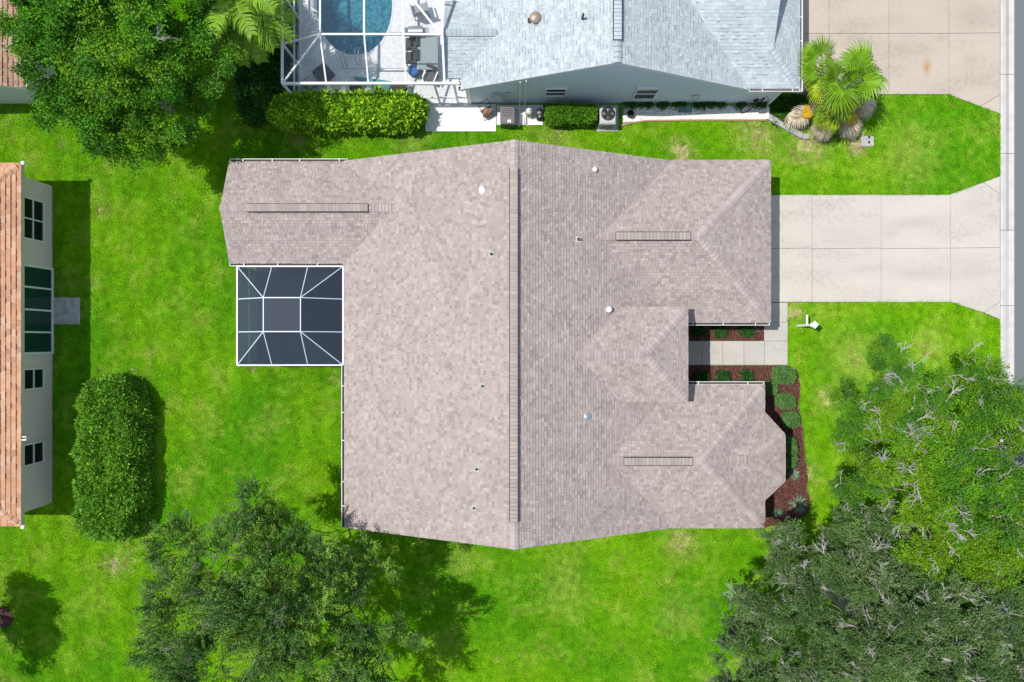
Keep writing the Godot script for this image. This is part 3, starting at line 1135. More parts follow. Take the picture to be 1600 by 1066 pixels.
	gutter(house, Vector3(-7.54, E - 0.02, 1.0), Vector3(-7.54, E - 0.02, sz), W)
	gutter(house, Vector3(7.7, E - 0.02, -0.84), Vector3(11.6, E - 0.02, -0.84), S)
	gutter(house, Vector3(7.7, E - 0.02, 1.96), Vector3(11.35, E - 0.02, 1.96), N)
	# walls under the eaves
	var wm := MB.new()
	var wy := E - 0.16
	var o := 0.42
	for r in [[-7.54 + o, nz + 0.3, 7.25 - o, sz - 0.3], [-12.72 + 0.35, -8.07 + o, -7.2, -3.51 - o], [6.8, -8.14 + o, 11.63 - o, -0.84 - o], [6.8, 1.96 + o, 11.37 - o, 8.41 - o]]:
		wm.prism(rect(r[0], r[1], r[2], r[3]), 0.0, wy)
	wm.prism(PackedVector2Array([Vector2(10.9, 3.45), Vector2(11.05, 3.45), Vector2(11.85, 4.38), Vector2(11.85, 6.15), Vector2(11.05, 6.95), Vector2(10.9, 6.95)]), 0.0, wy)
	# gable ends and the entry's upright sides
	for z in [[nz + 0.3, nz + 0.45], [sz - 0.45, sz - 0.3]]:
		var a := [Vector3(-7.1, wy, z[0]), Vector3(6.8, wy, z[0]), Vector3(rx, rh - 0.28, z[0])]
		var b := [Vector3(-7.1, wy, z[1]), Vector3(6.8, wy, z[1]), Vector3(rx, rh - 0.28, z[1])]
		wm.face(a, N)
		wm.face(b, S)
	wm.face([Vector3(-12.37, wy, -7.65), Vector3(-12.37, wy, -3.93), Vector3(-12.37, wr - 0.22, -5.79)], W)
	wm.prism(rect(4.4, -1.15, 4.6, 2.3), 2.3, ee - 0.15)
	wm.prism(rect(4.6, -1.15, 7.28, -0.95), 2.3, ee - 0.15)
	wm.prism(rect(4.6, 2.1, 7.28, 2.3), 2.3, ee - 0.15)
	wm.prism(rect(7.0, -0.85, 7.28, 2.0), 3.1, ee - 0.15)
	part("wall", wm, M.stucco_cream, house)
	# door of the garage, front door, a few windows under the eaves
	var gd := MB.new()
	for i in 4: gd.soft_box(Vector3(11.235, 0.31 + i * 0.54, -4.5), Vector3(0.05, 0.52, 4.8), 0.012)
	part("garage_door", gd, M.white, house)
	var fd := MB.new()
	fd.soft_box(Vector3(6.86, 1.05, 0.4), Vector3(0.06, 2.05, 0.95), 0.01)
	part("door", fd, mat(Color(0.16, 0.05, 0.03), 0.5), house)
	window(house, Vector3(11.853, 0, 6.0), N, Ea, 1.6, 0.7, 2.1, 2, 2, M.glass_dark)
	window(house, Vector3(-7.123, 0, 6.4), N, W, 1.8, 0.8, 2.1, 2, 2, M.glass_dark)
	window(house, Vector3(-7.123, 0, 3.4), N, W, 1.2, 0.8, 2.1, 1, 2, M.glass_dark)
	# roof vents: two turbines, pipes, small boots
	for q in [[757.5, 296, 4.95, 0.25], [916, 651, 4.15, 0.21]]:
		var p := G(q[0], q[1], q[2] + 0.3)
		var base := Vector3(p.x, q[2] - 0.05, p.z)
		var k: float = q[3]
		var tb := MB.new()
		tb.lathe(base, [Vector2(k * 0.55, -0.1), Vector2(k * 0.55, 0.18), Vector2(k, 0.2), Vector2(k * 1.02, 0.26), Vector2(k * 0.93, 0.33), Vector2(k * 0.8, 0.335), Vector2(k * 0.72, 0.37), Vector2(k * 0.55, 0.375), Vector2(k * 0.45, 0.41), Vector2(k * 0.3, 0.415), Vector2(k * 0.12, 0.43), Vector2(0.0, 0.435)], 22)
		var rv := part("roof_turbine", tb, M.steel, house)
		var fins := MB.new()
		for i in 18:
			var a := TAU * i / 18.0
			fins.bar(base + Vector3(cos(a) * k * 0.98, 0.19, sin(a) * k * 0.98), base + Vector3(cos(a + 0.25) * k * 0.8, 0.345, sin(a + 0.25) * k * 0.8), 0.012, 0.012)
		part("fin", fins, M.dark, rv)
		var fl := MB.new()
		fl.box(Vector3(base.x - k * 0.6, q[2] + 0.015, base.z + 0.05), Vector3(k * 1.4, 0.015, 0.2), Color.WHITE, Basis(Vector3.BACK, 0.39 if p.x < 0 else -0.41))
		part("flashing", fl, M.dark, rv)
	for q in [[931, 264, 4.03, 0.42, 0.075], [953, 483.5, 3.78, 0.45, 0.095]]:
		var p := G(q[0] - 1, q[1], q[2] + 0.4)
		var base := Vector3(p.x, q[2] - 0.2, p.z)
		var pb := MB.new()
		pb.lathe(base, [Vector2(q[4], 0), Vector2(q[4], q[3]), Vector2(q[4] * 1.35, q[3] + 0.02), Vector2(q[4] * 1.35, q[3] + 0.11), Vector2(q[4] * 0.9, q[3] + 0.15), Vector2(0, q[3] + 0.16)], 14)
		var v := part("vent_pipe", pb, M.white, house)
		var fb := MB.new()
		fb.box(Vector3(p.x - 0.12, q[2] + 0.06, p.z), Vector3(0.5, 0.012, 0.36), Color.WHITE, Basis(Vector3.BACK, -0.41))
		part("flashing", fb, M.concrete_grey, v)
	for q in [[904, 374.5, 4.55, 0.07], [768, 399, 5.05, 0.055], [754, 602.5, 4.9, 0.045], [745, 731, 4.85, 0.045], [741, 791, 4.8, 0.04]]:
		var p := G(q[0], q[1], q[2])
		var y: float = EAVE + (0.415 * (p.x + 7.54) if p.x < 0.1 else 0.443 * (7.25 - p.x))
		var pb := MB.new()
		pb.lathe(Vector3(p.x, y - 0.05, p.z), [Vector2(q[3], 0), Vector2(q[3], 0.2), Vector2(q[3] * 0.7, 0.2), Vector2(q[3] * 0.7, 0.1)], 10)
		var v := part("vent_boot", pb, M.dark, house)
		var fb := MB.new()
		fb.box(Vector3(p.x, y + 0.028, p.z), Vector3(0.26, 0.01, 0.24), Color.WHITE, Basis(Vector3.BACK, 0.393 if p.x < 0.1 else -0.417))
		part("flashing", fb, M.concrete_grey if q[3] < 0.06 else M.trim, v)
	clear_of_grass(rect(-7.15, nz + 0.28, 7.0, sz - 0.28))
	clear_of_grass(rect(-12.4, -7.67, -7.1, -3.9))
	clear_of_grass(rect(6.8, -7.75, 11.25, -1.2))
	clear_of_grass(rect(6.8, 2.35, 11.0, 8.02))


# ------------------------------------------------------------------ screened lanais
# a cage on a rectangle with a raised middle; nx, nz: the inner lines
func cage(t: Node3D, xs: Array, zs: Array, he: float, ht: float, frame: Material, screen: Material, beam: float, split: bool, walls: Array) -> void:
	var P := []
	for j in 4:
		var row := []
		for i in 4:
			var inner: bool = i in [1, 2] and j in [1, 2]
			row.append(Vector3(xs[i], ht if inner else he, zs[j]))
		P.append(row)
	var add := func(a: Vector3, b: Vector3, w: float, called := "beam"):
		var mb := MB.new()
		mb.bar(a, b, w, w * 1.3)
		part(called, mb, frame if w > beam * 1.2 else M.alu_blue, t)
	for j in 4:
		for i in 3:
			add.call(P[j][i], P[j][i + 1], beam * (1.35 if j in [0, 3] else 1.0))
	for i in 4:
		for j in 3:
			add.call(P[j][i], P[j + 1][i], beam * (1.35 if i in [0, 3] else 0.85))
	for c in [[0, 0, 1, 1], [0, 3, 1, 2], [3, 0, 2, 1], [3, 3, 2, 2]]:
		add.call(P[c[0]][c[1]], P[c[2]][c[3]], beam * 0.85)
	var up := Vector3(0, 0.012, 0)
	for j in 3:
		for i in 3:
			var q := [P[j][i] + up, P[j][i + 1] + up, P[j + 1][i + 1] + up, P[j + 1][i] + up]
			var tris := [q]
			if i != 1 and j != 1:
				tris = [[q[0], q[1], q[2]], [q[0], q[2], q[3]]] if (i == 0) == (j == 0) else [[q[0], q[1], q[3]], [q[1], q[2], q[3]]]
			for f in tris:
				var mb := MB.new()
				mb.face(f, Vector3.UP)
				part("screen_panel", mb, screen, t)
	for wl in walls:      # upright sides: from, to, number of bays
		var a: Vector3 = wl[0]
		var b: Vector3 = wl[1]
		for i in int(wl[2]) + 1:
			var p := a.lerp(b, float(i) / wl[2])
			add.call(p, p + Vector3(0, he, 0), beam * 0.9, "post")
		for y in [0.03, 1.1]:
			add.call(a + Vector3(0, y, 0), b + Vector3(0, y, 0), beam * 0.8, "rail")
		for i in int(wl[2]):
			var p := a.lerp(b, float(i) / wl[2])
			var q := a.lerp(b, float(i + 1) / wl[2])
			var mb := MB.new()
			mb.face([p, q, q + Vector3(0, he, 0), p + Vector3(0, he, 0)], (b - a).cross(Vector3.UP))
			part("screen_panel", mb, screen, t)


func screen_cage() -> void:
	var t := thing("screen_enclosure", "dark screened lanai with white frame behind the brown-roofed house", "screen enclosure", Vector3(-10, 0, -1.1))
	var xs := [-12.40, -10.83, -9.21, -7.62]
	var zs := [-3.37, -1.89, -0.41, 1.09]
	cage(t, xs, zs, 2.5, 3.57, M.alu, M.screen_dark, 0.040, true, [[Vector3(xs[0], 0, zs[0]), Vector3(xs[0], 0, zs[3]), 3], [Vector3(xs[0], 0, zs[3]), Vector3(xs[3], 0, zs[3]), 3]])
	var fl := MB.new()
	fl.prism(rect(-12.45, -3.9, -7.1, 1.14), 0.0, 0.06)
	struct("lanai_floor", fl, grain(mat(Color(0.045, 0.048, 0.055), 0.9), noise_tex(0.03, 0.7, 1.1, 512, 5, 13), 0.5))
	clear_of_grass(rect(-12.45, -3.9, -7.1, 1.14))


# ------------------------------------------------------------------ the blue house to the north
func north_house() -> void:
	var house := thing("house", "pale blue house with light grey shingle roof north of the brown roof", "house", Vector3(4, 0, -16))
	var E := EAVE
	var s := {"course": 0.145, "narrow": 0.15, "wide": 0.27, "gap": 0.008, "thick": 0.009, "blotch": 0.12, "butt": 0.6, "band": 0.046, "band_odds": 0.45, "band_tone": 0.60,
		"tones": [Color(0.51, 0.575, 0.625), Color(0.475, 0.54, 0.59), Color(0.56, 0.625, 0.675), Color(0.44, 0.50, 0.55)], "odds": [0.45, 0.27, 0.18, 0.10]}
	var tones := [Color(0.46, 0.54, 0.60), Color(0.42, 0.50, 0.56), Color(0.50, 0.57, 0.63)]
	var rx := 4.28
	var rh := 5.6
	var sz := -11.30
	var nz := -21.5
	var wh := 3.36
	var W := Vector3.LEFT
	var Ea := Vector3.RIGHT
	var N := Vector3.FORWARD
	var S := Vector3.BACK
	var pitch := 0.44
	var gr := -16.2           # ridge of the garage wing
	var gh: float = E + pitch * (sz - 0.07 - gr)
	var skirt := 12.95
	var gx := 11.51           # the gable above the skirt
	var gy: float = E + pitch * (skirt - gx)
	var gz: float = sz - 0.07 - (skirt - gx)
	var jx: float = 10.65 - (gh - E) / ((rh - E) / (10.65 - rx))
	var planes := [
		[[Vector3(-2.30, E, sz), Vector3(rx, rh, sz), Vector3(rx, rh, nz), Vector3(-2.30, E, nz)], W],
		[[Vector3(10.65, E, sz), Vector3(rx, rh, sz), Vector3(rx, rh, nz), Vector3(10.65, E, nz)], Ea],
		[[Vector3(-3.02, E, -11.83), Vector3(-2.30, E, -11.83), Vector3(-0.66, wh, -13.55), Vector3(-3.02, wh, -13.55)], S],
		[[Vector3(-3.02, E, -15.3), Vector3(-2.30, E, -15.3), Vector3(-0.66, wh, -13.55), Vector3(-3.02, wh, -13.55)], N],
		[[Vector3(10.60, E + 0.005, sz - 0.07), Vector3(skirt, E + 0.005, sz - 0.07), Vector3(gx, gy, gz), Vector3(gx, gh, gr), Vector3(jx, gh, gr)], S],
		[[Vector3(10.60, E + 0.005, 2 * gr - sz + 0.07), Vector3(gx, E + 0.005, 2 * gr - sz + 0.07), Vector3(gx, gh, gr), Vector3(jx, gh, gr)], N],
		[[Vector3(skirt, E + 0.005, sz - 0.07), Vector3(gx - 0.3, gy + 0.13, gz - 0.3), Vector3(gx - 0.3, gy + 0.13, 2 * gr - gz + 0.3), Vector3(skirt, E + 0.005, 2 * gr - sz + 0.07)], Ea],
	]
	var dm := MB.new()
	for p in planes: deck(dm, p[0])
	var roof := part("roof", dm, mat(Color(0.72, 0.76, 0.80), 0.6), house)
	for p in planes:
		var sh := MB.new()
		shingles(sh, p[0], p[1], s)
		tag(part("shingles", sh, M.shingle, roof), "", "", "", "stuff")
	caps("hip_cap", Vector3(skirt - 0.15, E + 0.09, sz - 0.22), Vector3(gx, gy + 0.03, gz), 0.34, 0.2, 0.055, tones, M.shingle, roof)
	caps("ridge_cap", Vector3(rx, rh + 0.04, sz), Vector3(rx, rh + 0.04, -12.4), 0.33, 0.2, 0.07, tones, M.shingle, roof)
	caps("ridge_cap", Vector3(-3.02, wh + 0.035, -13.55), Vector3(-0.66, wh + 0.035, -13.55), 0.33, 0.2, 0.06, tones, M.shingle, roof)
	ridge_vent(house, Vector3(rx, rh + 0.03, -12.2), Vector3(rx, rh + 0.03, -15.5), [Color(0.48, 0.57, 0.64), Color(0.52, 0.60, 0.67)])
	# walls
	var wm := MB.new()
	var wy := E - 0.15
	wm.prism(rect(-2.03, nz, 12.42, -11.60), 0.0, wy)
	wm.face([Vector3(-1.9, wy, -11.602), Vector3(10.4, wy, -11.602), Vector3(rx, rh - 0.3, -11.602)], S)
	wm.face([Vector3(11.3, gy - 0.1, gz), Vector3(11.3, gy - 0.1, 2 * gr - gz), Vector3(11.3, gh - 0.15, gr)], Ea)
	part("wall", wm, M.stucco_blue, house)
	clear_of_grass(rect(-2.1, -30, 12.45, -11.58))
	for x in [-2.03, 12.42]:
		var cb := MB.new()
		cb.box(Vector3(x, wy / 2.0, -11.59), Vector3(0.13, wy, 0.1))
		part("corner_board", cb, M.white, house)
	gutter(house, Vector3(10.70, E - 0.02, sz - 0.07), Vector3(skirt + 0.1, E - 0.02, sz - 0.07), S)
	gutter(house, Vector3(skirt, E - 0.02, sz + 0.05), Vector3(skirt, E - 0.02, -20.5), Ea)
	gutter(house, Vector3(-2.30, E - 0.02, -11.30), Vector3(-2.30, E - 0.02, -11.85), W)
	# windows in the shaded gable wall
	window(house, Vector3(1.53, 0, -11.598), Ea, S, 1.0, 1.08, 2.05, 1, 2, M.glass_dark)
	window(house, Vector3(5.72, 0, -11.598), Ea, S, 1.06, 0.66, 2.12, 1, 2, M.glass_dark)
	# mushroom vent and small pipes on the west slope and east slope
	var p := G(837, 25, 4.35)
	var vb := MB.new()
	vb.lathe(Vector3(p.x, 3.95, p.z), [Vector2(0.13, 0), Vector2(0.13, 0.22), Vector2(0.25, 0.24), Vector2(0.26, 0.28), Vector2(0.2, 0.36), Vector2(0.09, 0.42), Vector2(0, 0.435)], 20)
	part("roof_turbine", vb, mat(Color(0.36, 0.30, 0.24), 0.45, 0.4), house)
	var fb := MB.new()
	fb.box(Vector3(p.x - 0.27, 4.09, p.z + 0.06), Vector3(0.12, 0.06, 0.2))
	part("flashing", fb, M.dark, house)
	p = G(1010, 76, 4.4)
	var eb := MB.new()
	eb.soft_box(Vector3(p.x, 4.42, p.z), Vector3(0.24, 0.26, 0.26), 0.04, Color.WHITE, Basis(Vector3.UP, 0.25))
	eb.soft_box(Vector3(p.x, 4.58, p.z), Vector3(0.34, 0.1, 0.34), 0.03, Color.WHITE, Basis(Vector3.UP, 0.25))
	part("exhaust_vent", eb, M.white, house)
	p = G(911, 24, 5.3)
	var sb := MB.new()
	sb.lathe(Vector3(p.x, 5.0, p.z), [Vector2(0.05, 0), Vector2(0.05, 0.4), Vector2(0, 0.4)], 8)
	part("vent_pipe", sb, M.dark, house)
	# two white pipes down the wall and along the ground
	for q in [[0.36, 3.60], [0.62, 3.72]]:
		var pb := MB.new()
		pb.tube([Vector3(q[0], q[1], -11.25), Vector3(q[0], q[1] - 0.15, -11.50), Vector3(q[0], 0.3, -11.52), Vector3(q[0], 0.2, -11.4), Vector3(q[0] + 0.03, 0.2, -10.55)], [0.035, 0.035, 0.035, 0.035, 0.035], 8)
		part("pipe", pb, M.white, house)
	# downspout at the corner
	var ds := MB.new()
	ds.bar(Vector3(12.45, 2.45, -11.3), Vector3(12.42, 2.1, -11.5), 0.09, 0.07)
	ds.bar(Vector3(12.42, 2.1, -11.5), Vector3(12.42, 0.15, -11.5), 0.09, 0.07)
	ds.bar(Vector3(12.42, 0.15, -11.5), Vector3(12.42, 0.1, -10.8), 0.16, 0.08)
	part("downspout", ds, M.white, house)
	# meter cans, spigots and hose hangers on the wall
	var mb := MB.new()
	mb.soft_box(Vector3(-0.75, 1.15, -11.52), Vector3(0.42, 0.5, 0.16), 0.03)
	mb.soft_box(Vector3(-0.2, 1.3, -11.53), Vector3(0.26, 0.4, 0.13), 0.03)
	part("electric_box", mb, mat(Color(0.45, 0.50, 0.50), 0.5), house)
	var hb := MB.new()
	hb.tube([Vector3(8.6, 0.9, -11.55), Vector3(8.45, 1.3, -11.5), Vector3(8.75, 1.4, -11.5), Vector3(8.85, 1.0, -11.5), Vector3(8.6, 0.4, -11.45)], [0.02, 0.02, 0.02, 0.02, 0.02], 5)
	part("hose_bib", hb, M.concrete_grey, house)


# ------------------------------------------------------------------ the pool, its cage, and what stands on its deck
func pool_area() -> void:
	var t := thing("screen_enclosure", "white framed pool cage with clear screens beside the blue house", "screen enclosure", Vector3(-6.7, 0, -14))
	var xs := [-10.33, -8.35, -4.75, -3.03]
	var E := 2.6
	var ht := 3.57
	var zs := -11.58
	var zi := -13.36
	var zn := -19.5
	var add := func(a: Vector3, b: Vector3, w: float, called := "beam"):
		var mb := MB.new()
		mb.bar(a, b, w, w * 1.4)
		part(called, mb, M.white, t)
	var outer := [Vector3(-10.33, E, zs), Vector3(-8.35, E, zs), Vector3(-6.46, E, zs), Vector3(-4.75, E, zs), Vector3(-3.03, E, zs)]
	var inner := [Vector3(-10.33, E + 0.02, zi), Vector3(-8.36, ht, zi), Vector3(-6.44, ht, zi), Vector3(-4.74, ht, zi), Vector3(-3.04, ht - 0.05, zi)]
	var north := []
	for p in inner: north.append(Vector3(p.x, p.y, zn))
	for i in 4:
		add.call(outer[i], outer[i + 1], 0.10)
		add.call(inner[i], inner[i + 1], 0.07)
	add.call(outer[4], Vector3(-2.36, E, zs), 0.10)
	for i in 5:
		add.call(outer[i], inner[i], 0.09 if i in [0, 4] else 0.06)
		add.call(inner[i], north[i], 0.09 if i in [0, 4] else 0.07)
	add.call(outer[0], inner[1], 0.06)
	add.call(Vector3(-4.74, ht, -15.4), Vector3(-3.1, ht - 0.05, zi), 0.075)
	add.call(Vector3(-4.74, ht, -15.4), Vector3(-3.04, ht, -15.05), 0.075)
	add.call(Vector3(-10.33, E, -15.6), Vector3(-8.36, ht, -15.6), 0.06)
	var up := Vector3(0, 0.015, 0)
	for i in 4:
		for q in [[outer[i], outer[i + 1], inner[i + 1], inner[i]], [inner[i], inner[i + 1], north[i + 1], north[i]]]:
			var mb := MB.new()
			if i == 0 and q[0] == outer[0]:
				mb.face([q[0], q[1], q[2]], Vector3.UP)
				mb.face([q[0], q[2], q[3]], Vector3.UP)
			else:
				mb.face([q[0], q[1], q[2]], Vector3.UP)
				mb.face([q[0], q[2], q[3]], Vector3.UP)
			var pn := part("screen_panel", mb, M.screen_light, t)
			pn.position += up
	# south wall of the cage with its door, and the west wall
	var posts := [-10.33, -8.35, -6.46, -4.75, -3.5, -2.62, -2.1]
	for x in posts: add.call(Vector3(x, 0, zs), Vector3(x, E, zs), 0.07, "post")
	for y in [0.08, 0.85]: add.call(Vector3(-10.33, y, zs), Vector3(-2.1, y, zs), 0.06, "rail")
	for z in [-13.36, -15.6, -17.6]: add.call(Vector3(-10.33, 0, z), Vector3(-10.33, E, z), 0.07, "post")
	for y in [0.08, 0.95]: add.call(Vector3(-10.33, y, zs), Vector3(-10.33, y, zn), 0.06, "rail")
	for i in posts.size() - 1:
		var mb := MB.new()
		mb.face([Vector3(posts[i], 0.08, zs), Vector3(posts[i + 1], 0.08, zs), Vector3(posts[i + 1], E, zs), Vector3(posts[i], E, zs)], Vector3.BACK)
		part("screen_panel", mb, M.screen_light, t)
	var mbw := MB.new()
	mbw.face([Vector3(-10.33, 0.08, zs), Vector3(-10.33, 0.08, zn), Vector3(-10.33, E, zn), Vector3(-10.33, E, zs)], Vector3.LEFT)
	part("screen_panel", mbw, M.screen_light, t)
	# deck with an opening for the pool
	var c := Vector2(-7.66, -16.6)
	var r := Vector2(1.82, 2.75)
	var hole := PackedVector2Array()
	for i in 48:
		var a := TAU * i / 48.0
		hole.append(c + Vector2(cos(a) * r.x, sin(a) * r.y) * (1.0 + 0.03 * sin(a * 3.0)))
	var dk := MB.new()
	var x0 := -10.45
	var x1 := -2.03
	var z0 := -21.0
	var z1 := -11.5
	# strips round the opening
	for i in 48:
		var a: Vector2 = hole[i]
		var b: Vector2 = hole[(i + 1) % 48]
		var push_out := func(p: Vector2) -> Vector2:
			var d := (p - c)
			var k := 1e9
			if absf(d.x) > 1e-4: k = minf(k, ((x1 if d.x > 0 else x0) - c.x) / d.x)
			if absf(d.y) > 1e-4: k = minf(k, ((z1 if d.y > 0 else z0) - c.y) / d.y)
			return c + d * k
		var ao: Vector2 = push_out.call(a)
		var bo: Vector2 = push_out.call(b)
		dk.face([Vector3(a.x, 0.09, a.y), Vector3(b.x, 0.09, b.y), Vector3(bo.x, 0.09, bo.y), Vector3(ao.x, 0.09, ao.y)], Vector3.UP)
	for k in [[x1, z1], [x0, z1], [x1, z0], [x0, z0]]:
		var best := 0
		var pts := []
		for i in 48:
			var d: Vector2 = (hole[i] - c)
			var kk := minf(absf(((x1 if d.x > 0 else x0) - c.x) / (d.x if absf(d.x) > 1e-4 else 1e-4)), absf(((z1 if d.y > 0 else z0) - c.y) / (d.y if absf(d.y) > 1e-4 else 1e-4)))
			pts.append(c + d * kk)
		for i in 48:
			var a: Vector2 = pts[i]
			var b: Vector2 = pts[(i + 1) % 48]
			if absf(a.x - b.x) > 0.02 and absf(a.y - b.y) > 0.02 and (a + b).distance_to(Vector2(k[0], k[1]) * 2.0) < 6.0:
				dk.face([Vector3(a.x, 0.09, a.y), Vector3(b.x, 0.09, b.y), Vector3(k[0], 0.09, k[1])], Vector3.UP)
	dk.face([Vector3(x0, 0, z1), Vector3(x1, 0, z1), Vector3(x1, 0.09, z1), Vector3(x0, 0.09, z1)], Vector3.BACK)
	dk.face([Vector3(x0, 0, z1), Vector3(x0, 0, z0), Vector3(x0, 0.09, z0), Vector3(x0, 0.09, z1)], Vector3.LEFT)
	struct("pool_deck", dk, grain(mat(Color(0.76, 0.785, 0.82), 0.85), noise_tex(0.02, 0.9, 1.04, 512, 4, 33), 0.4))
	clear_of_grass(rect(x0, z0, x1, z1))
	var pl := Node3D.new()
	pl.name = "swimming_pool"
	add_child(pl)
	tag(pl, "", "", "", "structure")
	var wallm := MB.new()
	for i in 48:
		var a: Vector2 = hole[i]
		var b: Vector2 = hole[(i + 1) % 48]
		wallm.face([Vector3(a.x, 0.09, a.y), Vector3(b.x, 0.09, b.y), Vector3(b.x, -1.2, b.y), Vector3(a.x, -1.2, a.y)], Vector3(c.x - a.x, 0, c.y - a.y))
	wallm.prism(hole, -1.22, -1.2)
	part("basin", wallm, grain(mat(Color(0.022, 0.30, 0.44), 0.7), noise_tex(0.02, 0.45, 1.25, 512, 4, 34), 0.35), pl)
	var cop := MB.new()
	for i in 48:
		var a: Vector2 = hole[i]
		var b: Vector2 = hole[(i + 1) % 48]
		var ao := c + (a - c) * 1.05
		var bo := c + (b - c) * 1.05
		cop.face([Vector3(a.x, 0.105, a.y), Vector3(b.x, 0.105, b.y), Vector3(bo.x, 0.105, bo.y), Vector3(ao.x, 0.105, ao.y)], Vector3.UP)
		cop.face([Vector3(ao.x, 0.09, ao.y), Vector3(bo.x, 0.09, bo.y), Vector3(bo.x, 0.105, bo.y), Vector3(ao.x, 0.105, ao.y)], Vector3(ao.x - c.x, 0, ao.y - c.y))
	part("coping", cop, mat(Color(0.66, 0.68, 0.7), 0.7), pl)
	var wt := MB.new()
	wt.prism(hole, -0.06, -0.06)
	var water := mat(Color(0.03, 0.25, 0.36), 0.05)
	water.transparency = BaseMaterial3D.TRANSPARENCY_ALPHA
	water.albedo_color.a = 0.18
	water.normal_enabled = true
	var wn := noise_tex(0.02, 0, 1, 256, 3, 35)
	wn.as_normal_map = true
	wn.color_ramp = null
	wn.bump_strength = 3.0
	water.normal_texture = wn
	water.normal_scale = 0.35
	water.uv1_triplanar = true
	water.uv1_world_triplanar = true
	water.uv1_scale = Vector3.ONE * 0.7
	part("water", wt, water, pl)
	# cuts in the deck
	var jt := MB.new()
	for q in [[530, 108, 635, 108], [605, 52, 635, 52], [590, 80, 590, 130], [462, 0, 462, 140]]:
		jt.bar(G(q[0], q[1]) + Vector3(0, 0.093, 0), G(q[2], q[3]) + Vector3(0, 0.093, 0), 0.03, 0.008)
	struct("deck_joint", jt, M.concrete_grey)
	var y := 0.09
	# hand rails at the steps
	for q in [[541, 96, 0.25, "slender steel pool rail at the pool steps, farther from the table"], [563, 93, -0.2, "slender steel pool rail at the pool steps, nearer the table"]]:
		var b := G(q[0], q[1] + 10) + Vector3(0, y, 0)
		var rt := thing("pool_rail", q[3], "handrail", b, "rails at the pool steps")
		for k in [-1.0, 1.0]:
			var o := Vector3(0.09 * k, 0, 0)
			var mb := MB.new()
			mb.tube([b + o, b + o + Vector3(0, 0.55, -0.05), b + o + Vector3(0, 0.8, -0.25), b + o + Vector3(0, 0.7, -0.5), b + o + Vector3(0, 0.25, -0.75), b + o + Vector3(0, -0.1, -0.8)], [0.022, 0.022, 0.022, 0.022, 0.022, 0.022], 7)
			part("rail", mb, M.steel, rt)
	# patio table with a glass top
	var tc := G(668, 84, 0.75)
	var tt := thing("patio_table", "rectangular glass-topped patio table under the pool cage", "table", Vector3(tc.x, y, tc.z))
	var top := MB.new()
	top.soft_box(Vector3(tc.x, y + 0.72, tc.z), Vector3(0.94, 0.03, 1.55), 0.012)
	part("tabletop", top, mat(Color(0.30, 0.36, 0.37), 0.12), tt)
	for k in [[-1, -1], [1, -1], [1, 1], [-1, 1]]:
		var lg := MB.new()
		lg.bar(Vector3(tc.x + k[0] * 0.4, y, tc.z + k[1] * 0.7), Vector3(tc.x + k[0] * 0.4, y + 0.7, tc.z + k[1] * 0.7), 0.05, 0.05)
		part("leg", lg, M.dark, tt)
	for k in 2:
		var fr := MB.new()
		fr.bar(Vector3(tc.x - 0.47 + 0.94 * k, y + 0.69, tc.z - 0.77), Vector3(tc.x - 0.47 + 0.94 * k, y + 0.69, tc.z + 0.77), 0.05, 0.05)
		part("frame", fr, M.steel, tt)
	# chairs
	for q in [[643, 70, 1.57, 0.05, "dark wicker patio chair on the pool side of the glass table, nearer the grill"], [643, 92, 1.57, 0.05, "dark wicker patio chair on the pool side of the glass table, by the blue stool"], [673, 121, 2.75, 0.09, "dark grey patio chair turned aslant at the end of the glass table"], [657, 17, 0.25, 0.3, "wide pale grey patio armchair north of the grill"]]:
		var p := G(q[0], q[1], 0.4)
		var ch := thing("patio_chair", q[4], "chair", Vector3(p.x, y, p.z), "chairs round the patio table", q[2])
		var col: Color = Color(q[3], q[3], q[3] * 1.05)
		var m := mat(col, 0.7)
		var big: float = 1.35 if q[3] > 0.2 else 1.0
		var seat := MB.new()
		seat.soft_box(Vector3(0, 0.42, 0), Vector3(0.56 * big, 0.08, 0.54), 0.03)
		part("seat", seat, m, ch, true)
		var back := MB.new()
		back.soft_box(Vector3(0, 0.7, 0.3), Vector3(0.56 * big, 0.55, 0.06), 0.03, Color.WHITE, Basis(Vector3.RIGHT, 0.22))
		part("backrest", back, m, ch, true)
		for k in [-1.0, 1.0]:
			var ar := MB.new()
			ar.bar(Vector3(0.29 * k * big, 0.62, -0.24), Vector3(0.29 * k * big, 0.66, 0.28), 0.06, 0.035)
			part("armrest", ar, M.steel if q[3] > 0.08 else M.dark, ch, true)
			for z in [-0.22, 0.24]:
				var lg := MB.new()
				lg.bar(Vector3(0.26 * k * big, 0, z), Vector3(0.26 * k * big, 0.42, z), 0.04, 0.04)
				part("leg", lg, M.dark, ch, true)
	# grill
	var gp := G(650, 50, 0.9)
	var gt := thing("barbecue_grill", "silver barbecue grill with rounded lid at the end of the patio table", "grill", Vector3(gp.x, y, gp.z))
	var lid := MB.new()
